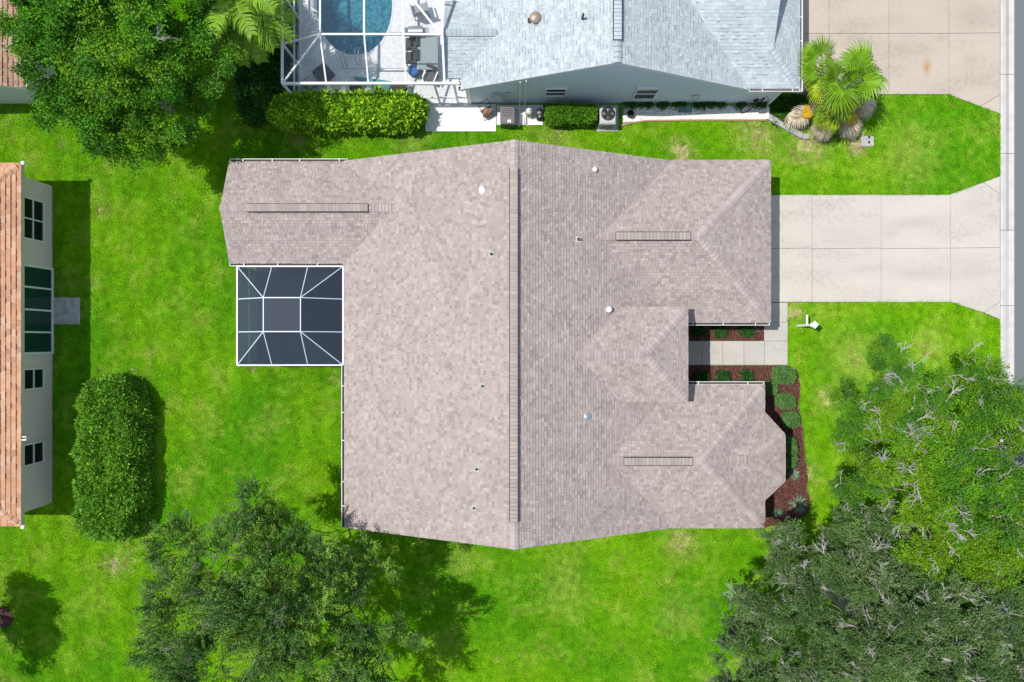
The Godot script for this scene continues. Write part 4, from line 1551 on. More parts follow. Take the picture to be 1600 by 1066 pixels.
	for i in 8:
		var a := PI * i / 8.0
		var b := PI * (i + 1) / 8.0
		lid.face([Vector3(gp.x - 0.34, y + 0.85 + 0.22 * sin(a), gp.z - 0.25 * cos(a)), Vector3(gp.x + 0.34, y + 0.85 + 0.22 * sin(a), gp.z - 0.25 * cos(a)), Vector3(gp.x + 0.34, y + 0.85 + 0.22 * sin(b), gp.z - 0.25 * cos(b)), Vector3(gp.x - 0.34, y + 0.85 + 0.22 * sin(b), gp.z - 0.25 * cos(b))], Vector3(0, sin((a + b) / 2), -cos((a + b) / 2)))
		for k in [-1.0, 1.0]:
			lid.face([Vector3(gp.x + 0.34 * k, y + 0.85, gp.z), Vector3(gp.x + 0.34 * k, y + 0.85 + 0.22 * sin(a), gp.z - 0.25 * cos(a)), Vector3(gp.x + 0.34 * k, y + 0.85 + 0.22 * sin(b), gp.z - 0.25 * cos(b))], Vector3(k, 0, 0))
	part("lid", lid, M.steel, gt)
	var bd := MB.new()
	bd.soft_box(Vector3(gp.x, y + 0.45, gp.z), Vector3(0.66, 0.8, 0.48), 0.02)
	part("cabinet", bd, M.dark, gt)
	for k in [-1.0, 1.0]:
		var sh := MB.new()
		sh.soft_box(Vector3(gp.x + 0.48 * k, y + 0.82, gp.z), Vector3(0.26, 0.03, 0.42), 0.01)
		part("side_shelf", sh, M.steel, gt)
	var bowlp := G(643, 62, 0.8)
	var bw := MB.new()
	bw.lathe(Vector3(bowlp.x, y, bowlp.z), [Vector2(0.1, 0), Vector2(0.14, 0.3), Vector2(0.15, 0.32), Vector2(0.13, 0.32), Vector2(0.1, 0.2), Vector2(0, 0.2)], 14)
	tag(part("flower_pot", bw, mat(Color(0.45, 0.16, 0.05), 0.7)), "small orange clay pot beside the barbecue grill", "pot")
	# blue stool
	var sp := G(646, 111, 0.4)
	var stl := thing("stool", "round blue cushioned stool beside the patio table", "stool", Vector3(sp.x, y, sp.z))
	var cu := MB.new()
	cu.lathe(Vector3(sp.x, y, sp.z), [Vector2(0.22, 0.32), Vector2(0.27, 0.36), Vector2(0.27, 0.43), Vector2(0.22, 0.47), Vector2(0, 0.48)], 18)
	part("seat", cu, mat(Color(0.03, 0.13, 0.36), 0.75), stl)
	var sl := MB.new()
	sl.lathe(Vector3(sp.x, y, sp.z), [Vector2(0.22, 0), Vector2(0.2, 0.32)], 18)
	part("base", sl, M.dark, stl)
	# the teal board
	var tb := MB.new()
	tb.prism(poly([[551, 119], [575, 121.5], [612, 127], [609, 137], [604, 142], [585, 141], [566, 131]], 0.2), 0.10, 0.20)
	tag(part("float_board", tb, mat(Color(0.03, 0.22, 0.25), 0.5)), "teal float board lying on the pool deck near the hedge", "float")
	# square cushions or tables at the west corner
	for q in [[505, 114, 0.72, 0.75, 0.035, "square dark lounge ottoman set diagonally at the pool corner", "ottoman"], [484, 129, 0.72, 0.55, 0.40, "square pale cushion beside the dark ottoman", "cushion"]]:
		var p := G(q[0], q[1], 0.35)
		var mb := MB.new()
		mb.soft_box(Vector3(p.x, y + 0.19, p.z), Vector3(q[3], 0.36, q[3]), 0.06, Color.WHITE, Basis(Vector3.UP, q[2]))
		tag(part(q[6], mb, mat(Color(q[4], q[4], q[4] * 1.05), 0.8)), q[5], q[6])
	for q in [[555, 137, 0.5, "small dark planter box behind the north hedge, west of the teal board"], [625, 137, 0.8, "long dark planter box behind the north hedge, east of the teal board"]]:
		var p := G(q[0], q[1], 0.3)
		var pt := thing("planter_box", q[3], "planter", Vector3(p.x, y, p.z), "planter boxes by the cage wall")
		var mb := MB.new()
		mb.soft_box(Vector3(p.x, y + 0.17, p.z), Vector3(q[2], 0.34, 0.34), 0.02)
		part("box", mb, M.dark, pt)
		var so := MB.new()
		so.box(Vector3(p.x, y + 0.345, p.z), Vector3(q[2] - 0.06, 0.02, 0.28))
		part("soil", so, M.dirt, pt)


# ------------------------------------------------------------------ the orange-roofed houses to the west
func west_house() -> void:
	var house := thing("house", "beige stucco house with orange tile roof on the west side", "house", Vector3(-24, 0, 0))
	var E := 2.7
	var s := {"course": 0.20, "narrow": 0.29, "wide": 0.31, "gap": 0.018, "thick": 0.028, "blotch": 0.2, "butt": 0.6, "band": 0.03, "band_odds": 0.0, "band_tone": 0.7,
		"tones": [Color(0.66, 0.365, 0.225), Color(0.61, 0.315, 0.185), Color(0.69, 0.42, 0.28), Color(0.54, 0.29, 0.18)], "odds": [0.4, 0.28, 0.2, 0.12]}
	var tones := [Color(0.66, 0.38, 0.25), Color(0.62, 0.34, 0.21), Color(0.70, 0.44, 0.31)]
	var ex := -22.0
	var z0 := -7.97
	var z1 := 8.29
	var k := 4.5
	var p := 0.36
	var planes := [
		[[Vector3(ex, E, z0), Vector3(ex, E, z1), Vector3(ex - k, E + k * p, z1 - k), Vector3(ex - k, E + k * p, z0 + k)], Vector3.RIGHT],
		[[Vector3(ex, E, z0), Vector3(ex - k, E + k * p, z0 + k), Vector3(ex - 2 * k, E + k * p, z0 + k), Vector3(ex - 2 * k, E, z0)], Vector3.FORWARD],
		[[Vector3(ex, E, z1), Vector3(ex - k, E + k * p, z1 - k), Vector3(ex - 2 * k, E + k * p, z1 - k), Vector3(ex - 2 * k, E, z1)], Vector3.BACK],
	]
	var dm := MB.new()
	for q in planes: deck(dm, q[0], 0.2)
	var roof := part("roof", dm, mat(Color(0.6, 0.55, 0.48), 0.8), house)
	for q in planes:
		var sh := MB.new()
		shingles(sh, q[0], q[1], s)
		tag(part("tiles", sh, M.shingle, roof), "", "", "", "stuff")
	for z in [[z0, 1.0], [z1, -1.0]]:
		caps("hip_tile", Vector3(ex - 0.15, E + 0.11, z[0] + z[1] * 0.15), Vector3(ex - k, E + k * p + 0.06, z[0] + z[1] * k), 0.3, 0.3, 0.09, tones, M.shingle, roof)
	var wm := MB.new()
	wm.prism(rect(-32, z0 + 0.42, -22.40, z1 - 0.42), 0, E - 0.19)
	part("wall", wm, M.stucco, house)
	clear_of_grass(rect(-34, z0 + 0.42, -22.42, z1 - 0.42))
	var R_ := Vector3.RIGHT
	var B_ := Vector3.BACK
	window(house, Vector3(-22.398, 0, -6.65), B_, R_, 1.97, 0.68, 2.2, 2, 2, M.glass_dark, 0.075)
	window(house, Vector3(-22.398, 0, -3.55), B_, R_, 4.18, 0.03, 2.25, 4, 1, M.glass_green, 0.11)
	window(house, Vector3(-22.398, 0, 1.27), B_, R_, 1.0, 0.68, 2.1, 1, 2, M.glass_dark, 0.07)
	window(house, Vector3(-22.398, 0, 4.74), B_, R_, 1.04, 0.68, 2.1, 1, 2, M.glass_dark, 0.07)
	var vb := MB.new()
	vb.box(G(36, 685, 2.66), Vector3(0.30, 0.10, 0.18))
	var el := part("downspout", vb, M.white, house)
	var vb2 := MB.new()
	vb2.box(G(36, 685, 2.72), Vector3(0.18, 0.02, 0.08))
	part("opening", vb2, M.black, el)
	for z in [z0 - 0.02, z1 + 0.05]:
		var cb := MB.new()
		cb.soft_box(Vector3(ex + 0.05, E - 0.03, z), Vector3(0.16, 0.12, 0.16), 0.03)
		part("fascia_end", cb, M.white, house)
	var st := MB.new()
	st.soft_box(Vector3((105 - 800) / 32.0, 0.045, (486 - 533) / 32.0), Vector3(1.36, 0.09, 1.32), 0.015)
	struct("step_slab", st, M.concrete_grey)
	clear_of_grass(poly([[82, 464], [127, 464], [127, 508], [82, 508]]))
	# the house north of it, mostly behind the oak
	var h2 := thing("house", "house with pinkish tile roof and pale grey wall behind the northwest oak", "house", Vector3(-24, 0, -15))
	var pl := [[Vector3(-21.9, E, -11.35), Vector3(-21.9, E, -22), Vector3(-28, E + 6.1 * p, -22), Vector3(-28, E + 6.1 * p, -11.35)], Vector3.RIGHT]
	var d2 := MB.new()
	deck(d2, pl[0], 0.2)
	var r2 := part("roof", d2, M.white, h2)
	var s2 := s.duplicate()
	s2.tones = [Color(0.52, 0.33, 0.23), Color(0.47, 0.28, 0.19), Color(0.55, 0.37, 0.28), Color(0.43, 0.26, 0.18)]
	var sh2 := MB.new()
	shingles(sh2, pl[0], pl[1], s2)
	tag(part("tiles", sh2, M.shingle, r2), "", "", "", "stuff")
	gutter(h2, Vector3(-21.9, E - 0.02, -11.4), Vector3(-21.9, E - 0.02, -21.5), Vector3.RIGHT)
	var w2 := MB.new()
	w2.prism(rect(-32, -22, -22.3, -11.56), 0, E - 0.19)
	w2.face([Vector3(-22.3, E - 0.2, -11.563), Vector3(-28, E - 0.2, -11.563), Vector3(-28, E + 5.6 * p, -11.563)], Vector3.BACK)
	part("wall", w2, mat(Color(0.55, 0.56, 0.58), 0.85), h2)
	clear_of_grass(rect(-34, -24, -22.3, -11.56))


# ------------------------------------------------------------------ equipment along the blue house, the lamp post
func yard_equipment() -> void:
	var pad := MB.new()
	pad.prism(poly([[665, 164], [775, 164], [775, 206], [665, 206]]), 0.0, 0.09)
	struct("patio_slab", pad, M.pad_white, "bright white concrete slab outside the pool cage door")
	clear_of_grass(poly([[664, 160], [776, 160], [776, 207], [664, 207]]))
	var pad2 := MB.new()
	pad2.prism(poly([[776, 165], [848, 165], [848, 196], [776, 196]]), 0.0, 0.08)
	struct("equipment_pad", pad2, M.pad_white, "pale concrete pad under the pool equipment")
	clear_of_grass(poly([[776, 160], [849, 160], [849, 198], [776, 198]]))
	# hose reel
	var p := G(761, 176, 0.3)
	var hr := thing("hose_reel", "brown hose reel cart with grey hose on the white slab", "hose reel", Vector3(p.x, 0.09, p.z), "", 0.5)
	var dr := MB.new()
	dr.tube([Vector3(-0.22, 0.3, 0), Vector3(-0.21, 0.3, 0), Vector3(0.21, 0.3, 0), Vector3(0.22, 0.3, 0)], [0.2, 0.2, 0.2, 0.2], 16)
	part("drum", dr, mat(Color(0.20, 0.09, 0.055), 0.7), hr, true)
	for k in [-1.0, 1.0]:
		var fr := MB.new()
		fr.tube([Vector3(0.26 * k, 0.0, 0.25), Vector3(0.26 * k, 0.55, 0.0), Vector3(0.26 * k, 0.0, -0.3)], [0.02, 0.02, 0.02], 6)
		part("frame", fr, M.concrete_grey, hr, true)
	var hd := MB.new()
	hd.tube([Vector3(-0.26, 0.55, 0.0), Vector3(-0.26, 0.75, -0.4), Vector3(0.26, 0.75, -0.4), Vector3(0.26, 0.55, 0.0)], [0.018, 0.018, 0.018, 0.018], 6)
	part("handle", hd, M.black, hr, true)
	var ho := MB.new()
	var pts := []
	for i in 30: pts.append(Vector3(-0.2 + 0.4 * i / 29.0, 0.3 + 0.21 * sin(i * 1.3), 0.21 * cos(i * 1.3)))
	ho.tube(pts, taper(0.018, 0.018, 29), 5)
	part("hose", ho, M.concrete_grey, hr, true)
	# pool heater
	p = G(793, 180, 0.75)
	var ht := thing("pool_heater", "dark grey boxy pool heater with white label on the equipment pad", "pool heater", Vector3(p.x, 0.08, p.z))
	var b := MB.new()
	b.soft_box(Vector3(0, 0.36, 0), Vector3(0.66, 0.66, 0.84), 0.05)
	part("cabinet", b, mat(Color(0.10, 0.095, 0.105), 0.5), ht, true)
	b = MB.new()
	b.soft_box(Vector3(0, 0.70, 0), Vector3(0.70, 0.06, 0.88), 0.03)
	part("lid", b, mat(Color(0.15, 0.14, 0.155), 0.45), ht, true)
	b = MB.new()
	b.box(Vector3(0.08, 0.735, 0.3), Vector3(0.16, 0.008, 0.12))
	part("label_plate", b, M.white, ht, true)
	b = MB.new()
	for i in 5: b.box(Vector3(0, 0.734, -0.3 + i * 0.09), Vector3(0.5, 0.008, 0.02))
	part("grille", b, M.black, ht, true)
	# filter tank
	p = G(827, 173, 0.7)
	var ft := thing("filter_tank", "round white pool filter tank between the heater and the pump", "pool filter", Vector3(p.x, 0.08, p.z))
	b = MB.new()
	b.lathe(Vector3.ZERO, [Vector2(0.17, 0), Vector2(0.17, 0.5), Vector2(0.15, 0.62), Vector2(0.09, 0.7), Vector2(0.04, 0.72), Vector2(0.04, 0.8), Vector2(0, 0.8)], 18)
	part("tank", b, mat(Color(0.68, 0.66, 0.62), 0.5), ft, true)
	b = MB.new()
	b.lathe(Vector3(0, 0.34, 0), [Vector2(0.172, 0), Vector2(0.19, 0.02), Vector2(0.19, 0.06), Vector2(0.172, 0.08)], 18)
	part("clamp_band", b, M.dark, ft, true)
	# pump
	p = G(843, 178, 0.35)
	var pm := thing("pool_pump", "black pool pump with grey motor beside the box hedge", "pool pump", Vector3(p.x, 0.08, p.z))
	b = MB.new()
	b.tube([Vector3(0, 0.16, -0.3), Vector3(0, 0.16, 0.0)], [0.11, 0.11], 14)
	part("motor", b, mat(Color(0.22, 0.22, 0.22), 0.5), pm, true)
	b = MB.new()
	b.lathe(Vector3(0, 0, 0.14), [Vector2(0.14, 0), Vector2(0.14, 0.3), Vector2(0.1, 0.34), Vector2(0, 0.35)], 14)
	part("strainer", b, M.black, pm, true)
	b = MB.new()
	b.lathe(Vector3(0, 0.35, 0.14), [Vector2(0.06, 0), Vector2(0.05, 0.03), Vector2(0, 0.03)], 10)
	part("knob", b, M.concrete_grey, pm, true)
	# plumbing on the pad
	var pt := thing("pool_plumbing", "white plastic plumbing linking heater, filter and pump on the pad", "pipes", G(822, 185) + Vector3(0, 0.08, 0))
	for q in [[808, 172, 850, 172, 0.22], [812, 180, 830, 180, 0.18], [818, 168, 818, 197, 0.14], [811, 168, 811, 200, 0.2], [834, 186, 846, 186, 0.15]]:
		b = MB.new()
		b.tube([G(q[0], q[1]) + Vector3(0, q[4], 0), G(q[2], q[3]) + Vector3(0, q[4], 0)], [0.033, 0.033], 8)
		b.lathe(G(q[0], q[1]) + Vector3(0, 0.05, 0), [Vector2(0.033, 0), Vector2(0.033, q[4]), Vector2(0, q[4])], 8)
		part("pipe", b, M.white, pt)
	# air conditioner
	var ap := MB.new()
	ap.prism(poly([[931, 165], [966, 165], [966, 206], [931, 206]]), 0.0, 0.08)
	struct("condenser_pad", ap, M.concrete_grey)
	clear_of_grass(poly([[930, 160], [967, 160], [967, 207], [930, 207]]))
	p = G(950, 180, 0.85)
	var ac := thing("air_conditioner", "pale grey air conditioner condenser with round fan beside the blue house", "air conditioner", Vector3(p.x, 0.08, p.z))
	b = MB.new()
	b.soft_box(Vector3(0, 0.40, 0), Vector3(0.78, 0.80, 0.84), 0.06)
	part("cabinet", b, mat(Color(0.46, 0.47, 0.47), 0.5), ac, true)
	b = MB.new()
	b.lathe(Vector3(0, 0.802, -0.06), [Vector2(0.32, 0), Vector2(0.33, 0.025), Vector2(0.30, 0.035), Vector2(0.285, 0.006), Vector2(0.0, 0.004)], 28)
	part("fan_opening", b, M.black, ac, true)
	for i in 4:
		var bl := MB.new()
		var a := TAU * i / 4.0
		bl.face([Vector3(0.05, 0.818, -0.06), Vector3(0.26, 0.812, -0.14), Vector3(0.27, 0.826, 0.02)], Vector3.UP)
		var o := part("fan_blade", bl, M.steel, ac, true)
		o.transform = Transform3D(Basis(Vector3.UP, a), Vector3(0, 0, -0.06) - Basis(Vector3.UP, a) * Vector3(0, 0, -0.06))
	for i in 5:
		var gr := MB.new()
		var pts2 := []
		for k in 25: pts2.append(Vector3(cos(TAU * k / 24.0), 0, sin(TAU * k / 24.0)) * (0.06 + i * 0.06) + Vector3(0, 0.845, -0.06))
		gr.tube(pts2, taper(0.005, 0.005, 24), 4, Color.WHITE, false)
		part("fan_guard", gr, M.dark, ac, true)
	for i in 4:
		var bar := MB.new()
		var a := PI * i / 4.0
		bar.bar(Vector3(cos(a) * 0.31, 0.848, sin(a) * 0.31 - 0.06), Vector3(-cos(a) * 0.31, 0.848, -sin(a) * 0.31 - 0.06), 0.012, 0.008)
		part("fan_guard", bar, M.dark, ac, true)
	for i in 9:
		var lv := MB.new()
		lv.box(Vector3(0, 0.14 + i * 0.065, 0.425), Vector3(0.6, 0.02, 0.02))
		lv.box(Vector3(0.395, 0.14 + i * 0.065, 0), Vector3(0.02, 0.02, 0.66))
		part("louver", lv, M.concrete_grey, ac, true)
	# pebble strip with edging
	var pe := poly([[972, 164], [1196, 164], [1197, 187], [1010, 187.5], [985, 191], [972, 196]])
	var bed := MB.new()
	bed.prism(pe, 0.002, 0.03)
	struct("pebble_bed", bed, grain(mat(Color(0.30, 0.29, 0.28), 0.95), noise_tex(0.12, 0.5, 1.3, 256, 4, 61), 1.5))
	clear_of_grass(poly([[970, 160], [1230, 160], [1262, 214], [1250, 216], [1197, 190], [1010, 190], [985, 194], [970, 199]]))
	var st := MB.new()
	st.lathe(Vector3.ZERO, [Vector2(0.0, -0.02), Vector2(0.045, -0.005), Vector2(0.05, 0.01), Vector2(0.03, 0.03), Vector2(0, 0.035)], 6)
	var buf := PackedFloat32Array()
	for i in 4200:
		var q := g2(R(975, 1196), 164 + 26 * pow(rng.randf(), 0.45))
		if not Geometry2D.is_point_in_polygon(q, pe): continue
		var v := R(0.55, 0.85)
		push(buf, Basis(Vector3.UP, R(0, TAU)) * Basis.from_scale(Vector3(R(0.7, 1.5), R(0.7, 1.2), R(0.7, 1.3))), Vector3(q.x, R(0.025, 0.04), q.y), Color(v, v * 0.97, v * 0.93))
	tag(scatter("pebbles", st.commit(), M.paint, buf), "white landscape pebbles along the blue house wall", "pebbles")
	var eb := MB.new()
	var ep := [[969, 198], [985, 193], [1010, 189.5], [1100, 188.5], [1197, 188.5]]
	for i in 4: eb.bar(G(ep[i][0], ep[i][1]) + Vector3(0, 0.05, 0), G(ep[i + 1][0], ep[i + 1][1]) + Vector3(0, 0.05, 0), 0.07, 0.12)
	tag(part("bed_edging", eb, mat(Color(0.36, 0.22, 0.14), 0.8)), "tan border strip between the white pebbles and the grass", "edging")
	var lb := MB.new()
	lb.bar(G(1201, 183, 0.1), G(1253, 213, 0.1), 0.26, 0.16)
	lb.bar(G(1253, 213, 0.1), G(1263, 214, 0.1), 0.26, 0.16)
	tag(part("garden_curb", lb, M.concrete_grey), "pale grey angled curb stone running from the downspout to the palm", "curb")
	var hb := MB.new()
	var hpts := []
	for q in [[425, 186], [432, 197], [447, 204], [470, 207], [520, 209]]: hpts.append(G(q[0], q[1], 0.05))
	for i in 4: hb.bar(hpts[i], hpts[i + 1], 0.09, 0.12)
	tag(part("bed_edging", hb, M.concrete_grey), "curved grey border strip round the west end of the north hedge", "edging")
	# pot, valve box, hose
	p = G(985, 178, 0.25)
	var bk := MB.new()
	bk.lathe(Vector3(p.x, 0.03, p.z), [Vector2(0.13, 0), Vector2(0.165, 0.28), Vector2(0.18, 0.29), Vector2(0.15, 0.3), Vector2(0.12, 0.1), Vector2(0, 0.1)], 16)
	tag(part("plant_pot", bk, M.black), "round black empty pot on the pebbles beside the air conditioner", "pot")
	p = G(1071, 170, 0.1)
	var vb := thing("valve_box", "teal irrigation valve box lid in the pebbles under the blue wall", "valve box", Vector3(p.x, 0.02, p.z))
	b = MB.new()
	b.soft_box(Vector3(0, 0.06, 0), Vector3(0.62, 0.1, 0.34), 0.02)
	part("box", b, mat(Color(0.10, 0.20, 0.19), 0.7), vb, true)
	b = MB.new()
	b.soft_box(Vector3(0, 0.12, 0), Vector3(0.54, 0.03, 0.26), 0.01)
	part("lid", b, mat(Color(0.13, 0.25, 0.24), 0.7), vb, true)
	# a folded bicycle-like cart: black hose cart leaning by the corner
	p = G(1183, 163, 0.4)
	var hc := thing("bicycle", "black bicycle leaning on the blue wall near the downspout", "bicycle", Vector3(p.x, 0.03, p.z), "", 0.35)
	for x in [-0.5, 0.5]:
		b = MB.new()
		var ring := []
		for k in 21: ring.append(Vector3(x + cos(TAU * k / 20.0) * 0.31, 0.33 + sin(TAU * k / 20.0) * 0.31, sin(TAU * k / 20.0) * -0.10))
		b.tube(ring, taper(0.024, 0.024, 20), 6, Color.WHITE, false)
		var wl := part("wheel", b, M.black, hc, true)
		b = MB.new()
		for k in 8: b.tube([Vector3(x, 0.33, 0), ring[k * 2]], [0.004, 0.004], 3)
		part("spokes", b, M.steel, wl, true)
	b = MB.new()
	for e in [[[-0.5, 0.33], [-0.18, 0.72]], [[-0.18, 0.72], [0.34, 0.75]], [[-0.18, 0.72], [-0.05, 0.3]], [[-0.05, 0.3], [0.36, 0.72]], [[-0.5, 0.33], [-0.05, 0.3]], [[0.5, 0.33], [0.33, 0.85]]]:
		b.tube([Vector3(e[0][0], e[0][1], -0.12 * e[0][1]), Vector3(e[1][0], e[1][1], -0.12 * e[1][1])], [0.02, 0.02], 6)
	part("frame", b, M.dark, hc, true)
	b = MB.new()
	b.soft_box(Vector3(-0.2, 0.86, -0.1), Vector3(0.26, 0.06, 0.13), 0.02)
	part("saddle", b, M.black, hc, true)
	b = MB.new()
	b.tube([Vector3(0.3, 0.95, -0.36), Vector3(0.33, 0.97, -0.1), Vector3(0.3, 0.95, 0.16)], [0.016, 0.016, 0.016], 6)
	part("handlebar", b, M.dark, hc, true)
	# low weeds by the wall
	# lamp post in the front lawn
	var base := Vector3(445 / 32.0, 0, (509.2 - 533) / 32.0)
	var lp := thing("lamp_post", "white yard lamp post with crossarm on the lawn by the walk", "lamp post", base)
	b = MB.new()
	b.bar(Vector3.ZERO, Vector3(0, 1.72, 0), 0.10, 0.10)
	part("post", b, M.white, lp, true)
	b = MB.new()
	b.bar(Vector3(0, 1.12, 0.03), Vector3(0, 1.12, -0.50), 0.07, 0.07)
	part("crossarm", b, M.white, lp, true)
	b = MB.new()
	b.soft_box(Vector3(0, 1.84, 0), Vector3(0.21, 0.24, 0.21), 0.02)
	part("lantern", b, mat(Color(0.72, 0.74, 0.74), 0.3), lp, true)
	b = MB.new()
	b.lathe(Vector3(0, 1.96, 0), [Vector2(0.19, 0.0), Vector2(0.19, 0.015), Vector2(0.06, 0.1), Vector2(0, 0.11)], 4)
	part("lantern_cap", b, M.white, lp, true)
	# sprinkler heads in the lawns
	for q in [[383, 231, "small sprinkler head in the shaded grass beside the northwest roof corner"], [443, 224, "small sprinkler head in the grass below the north hedge edging"], [207, 577, "small sprinkler head in the bare spot north of the big rounded hedge"]]:
		var e := MB.new()
		e.lathe(G(q[0], q[1]), [Vector2(0.10, 0), Vector2(0.10, 0.03), Vector2(0.055, 0.035), Vector2(0.05, 0.06), Vector2(0, 0.06)], 12)
		tag(part("sprinkler_head", e, M.concrete_grey), q[2], "sprinkler", "sprinkler heads in the lawn")


# ------------------------------------------------------------------ mulch beds and small plants at the front
func front_beds() -> void:
	var beds := [poly([[1040, 506], [1193, 506], [1193, 532.5], [1040, 532.5]]), poly([[1040, 571.5], [1231, 571.5], [1247, 580], [1251, 605], [1250, 640], [1256, 668], [1258, 700], [1261, 730], [1263, 765], [1268, 790], [1262, 806], [1230, 818], [1190, 828], [1120, 822], [1120, 615], [1040, 615]])]
	var chip := MB.new()
	chip.box(Vector3.ZERO, Vector3(0.022, 0.012, 0.075))
	var cm := chip.commit()
	for i in 2:
		var mb := MB.new()
		mb.prism(beds[i], 0.002, 0.02 + i * 0.002)
		struct("mulch_bed", mb, M.mulch)
		clear_of_grass(beds[i])
	var buf := PackedFloat32Array()
	for i in 26000:
		var q := g2(R(1060, 1270), R(505, 830))
		if not (Geometry2D.is_point_in_polygon(q, beds[0]) or Geometry2D.is_point_in_polygon(q, beds[1])): continue
		if q.x < 11.2 and q.y > 2.6: continue
		var k := R(0.55, 1.5)
		var c := Color(0.115, 0.038, 0.026) * k
		if rng.randf() < 0.05: c = Color(0.25, 0.13, 0.08)
		push(buf, Basis(Vector3.UP, R(0, TAU)) * Basis(Vector3.RIGHT, R(-0.3, 0.3)) * Basis.from_scale(Vector3.ONE * R(0.6, 1.4)), Vector3(q.x, R(0.024, 0.045), q.y), c)
	tag(scatter("mulch_chips", cm, M.paint, buf), "reddish brown bark mulch in the front beds", "mulch")
	# clipped round shrubs
	var small := leaf_clump(0.075, 12, 0.07, 0.036, 0.45)
	var tones := [Color(0.125, 0.285, 0.075), Color(0.09, 0.22, 0.055), Color(0.165, 0.35, 0.10)]
	for q in [[1229, 587, 20, 16, 0.75, "large clipped oval shrub at the corner of the walk and lawn"], [1207, 607, 12, 13, 0.65, "clipped shrub half under the front eave corner"], [1231, 628, 17.5, 14, 0.65, "clipped oval shrub in mulch east of the eave corner shrub"], [1239, 657, 16.5, 15, 0.65, "clipped oval shrub in mulch beside the slanted bay eave"], [1236, 709, 15, 27, 0.8, "tall oval clipped shrub against the bay front"]]:
		var c := G(q[0], q[1], q[4] * 0.8)
		clipped("round_shrub", q[5], "shrub", c, Vector3(q[2] * 2 * 0.0303 - 0.22, q[4] * 0.8, q[3] * 2 * 0.0303 - 0.22), (minf(q[2], q[3]) * 0.0303 - 0.11) * 0.95, 260, small, tones, "clipped shrubs of the front bed", 0.015)
	# little shrubs along the walk
	var sprig := leaf_clump(0.11, 14, 0.095, 0.05, 0.3)
	for q in [[1127, 516, "small dark green plant in the bed under the garage gutter, nearer the entry"], [1169, 516, "small dark green plant in the bed under the garage gutter, nearer the driveway"], [1094, 517, "small shaded plant beside the entry in the narrow bed under the garage gutter"], [1131, 588, "small leafy plant in the south bed midway along the walk"], [1168, 588, "small leafy plant in the south bed near the oval shrubs"], [1098, 588, "small shaded leafy plant in the south bed close to the entry"]]:
		var c := G(q[0], q[1], 0.35)
		clipped("bedding_plant", q[2], "plant", c, Vector3(0.55, 0.42, 0.5), 0.22, 60, sprig, [Color(0.03, 0.105, 0.02), Color(0.04, 0.13, 0.025)], "small plants along the walk", 0.06)
	# silver strap-leaved plants
	var silver := [Color(0.20, 0.30, 0.20), Color(0.27, 0.36, 0.27), Color(0.15, 0.24, 0.15)]
	rosette("strap_plant", "medium silvery strap-leaved plant just south of the tall oval shrub", "plant", G(1242, 742, 0.2) * Vector3(1, 0, 1), 0.42, 44, silver, "silvery strap-leaved plants")
	rosette("strap_plant", "largest silvery strap-leaved plant at the outer edge of the mulch", "plant", G(1248, 789, 0.2) * Vector3(1, 0, 1), 0.62, 64, silver, "silvery strap-leaved plants")
	rosette("strap_plant", "small greenish strap-leaved plant by the southeast eave corner", "plant", G(1216, 801, 0.2) * Vector3(1, 0, 1), 0.36, 40, [Color(0.10, 0.24, 0.13), Color(0.14, 0.28, 0.17)], "silvery strap-leaved plants")


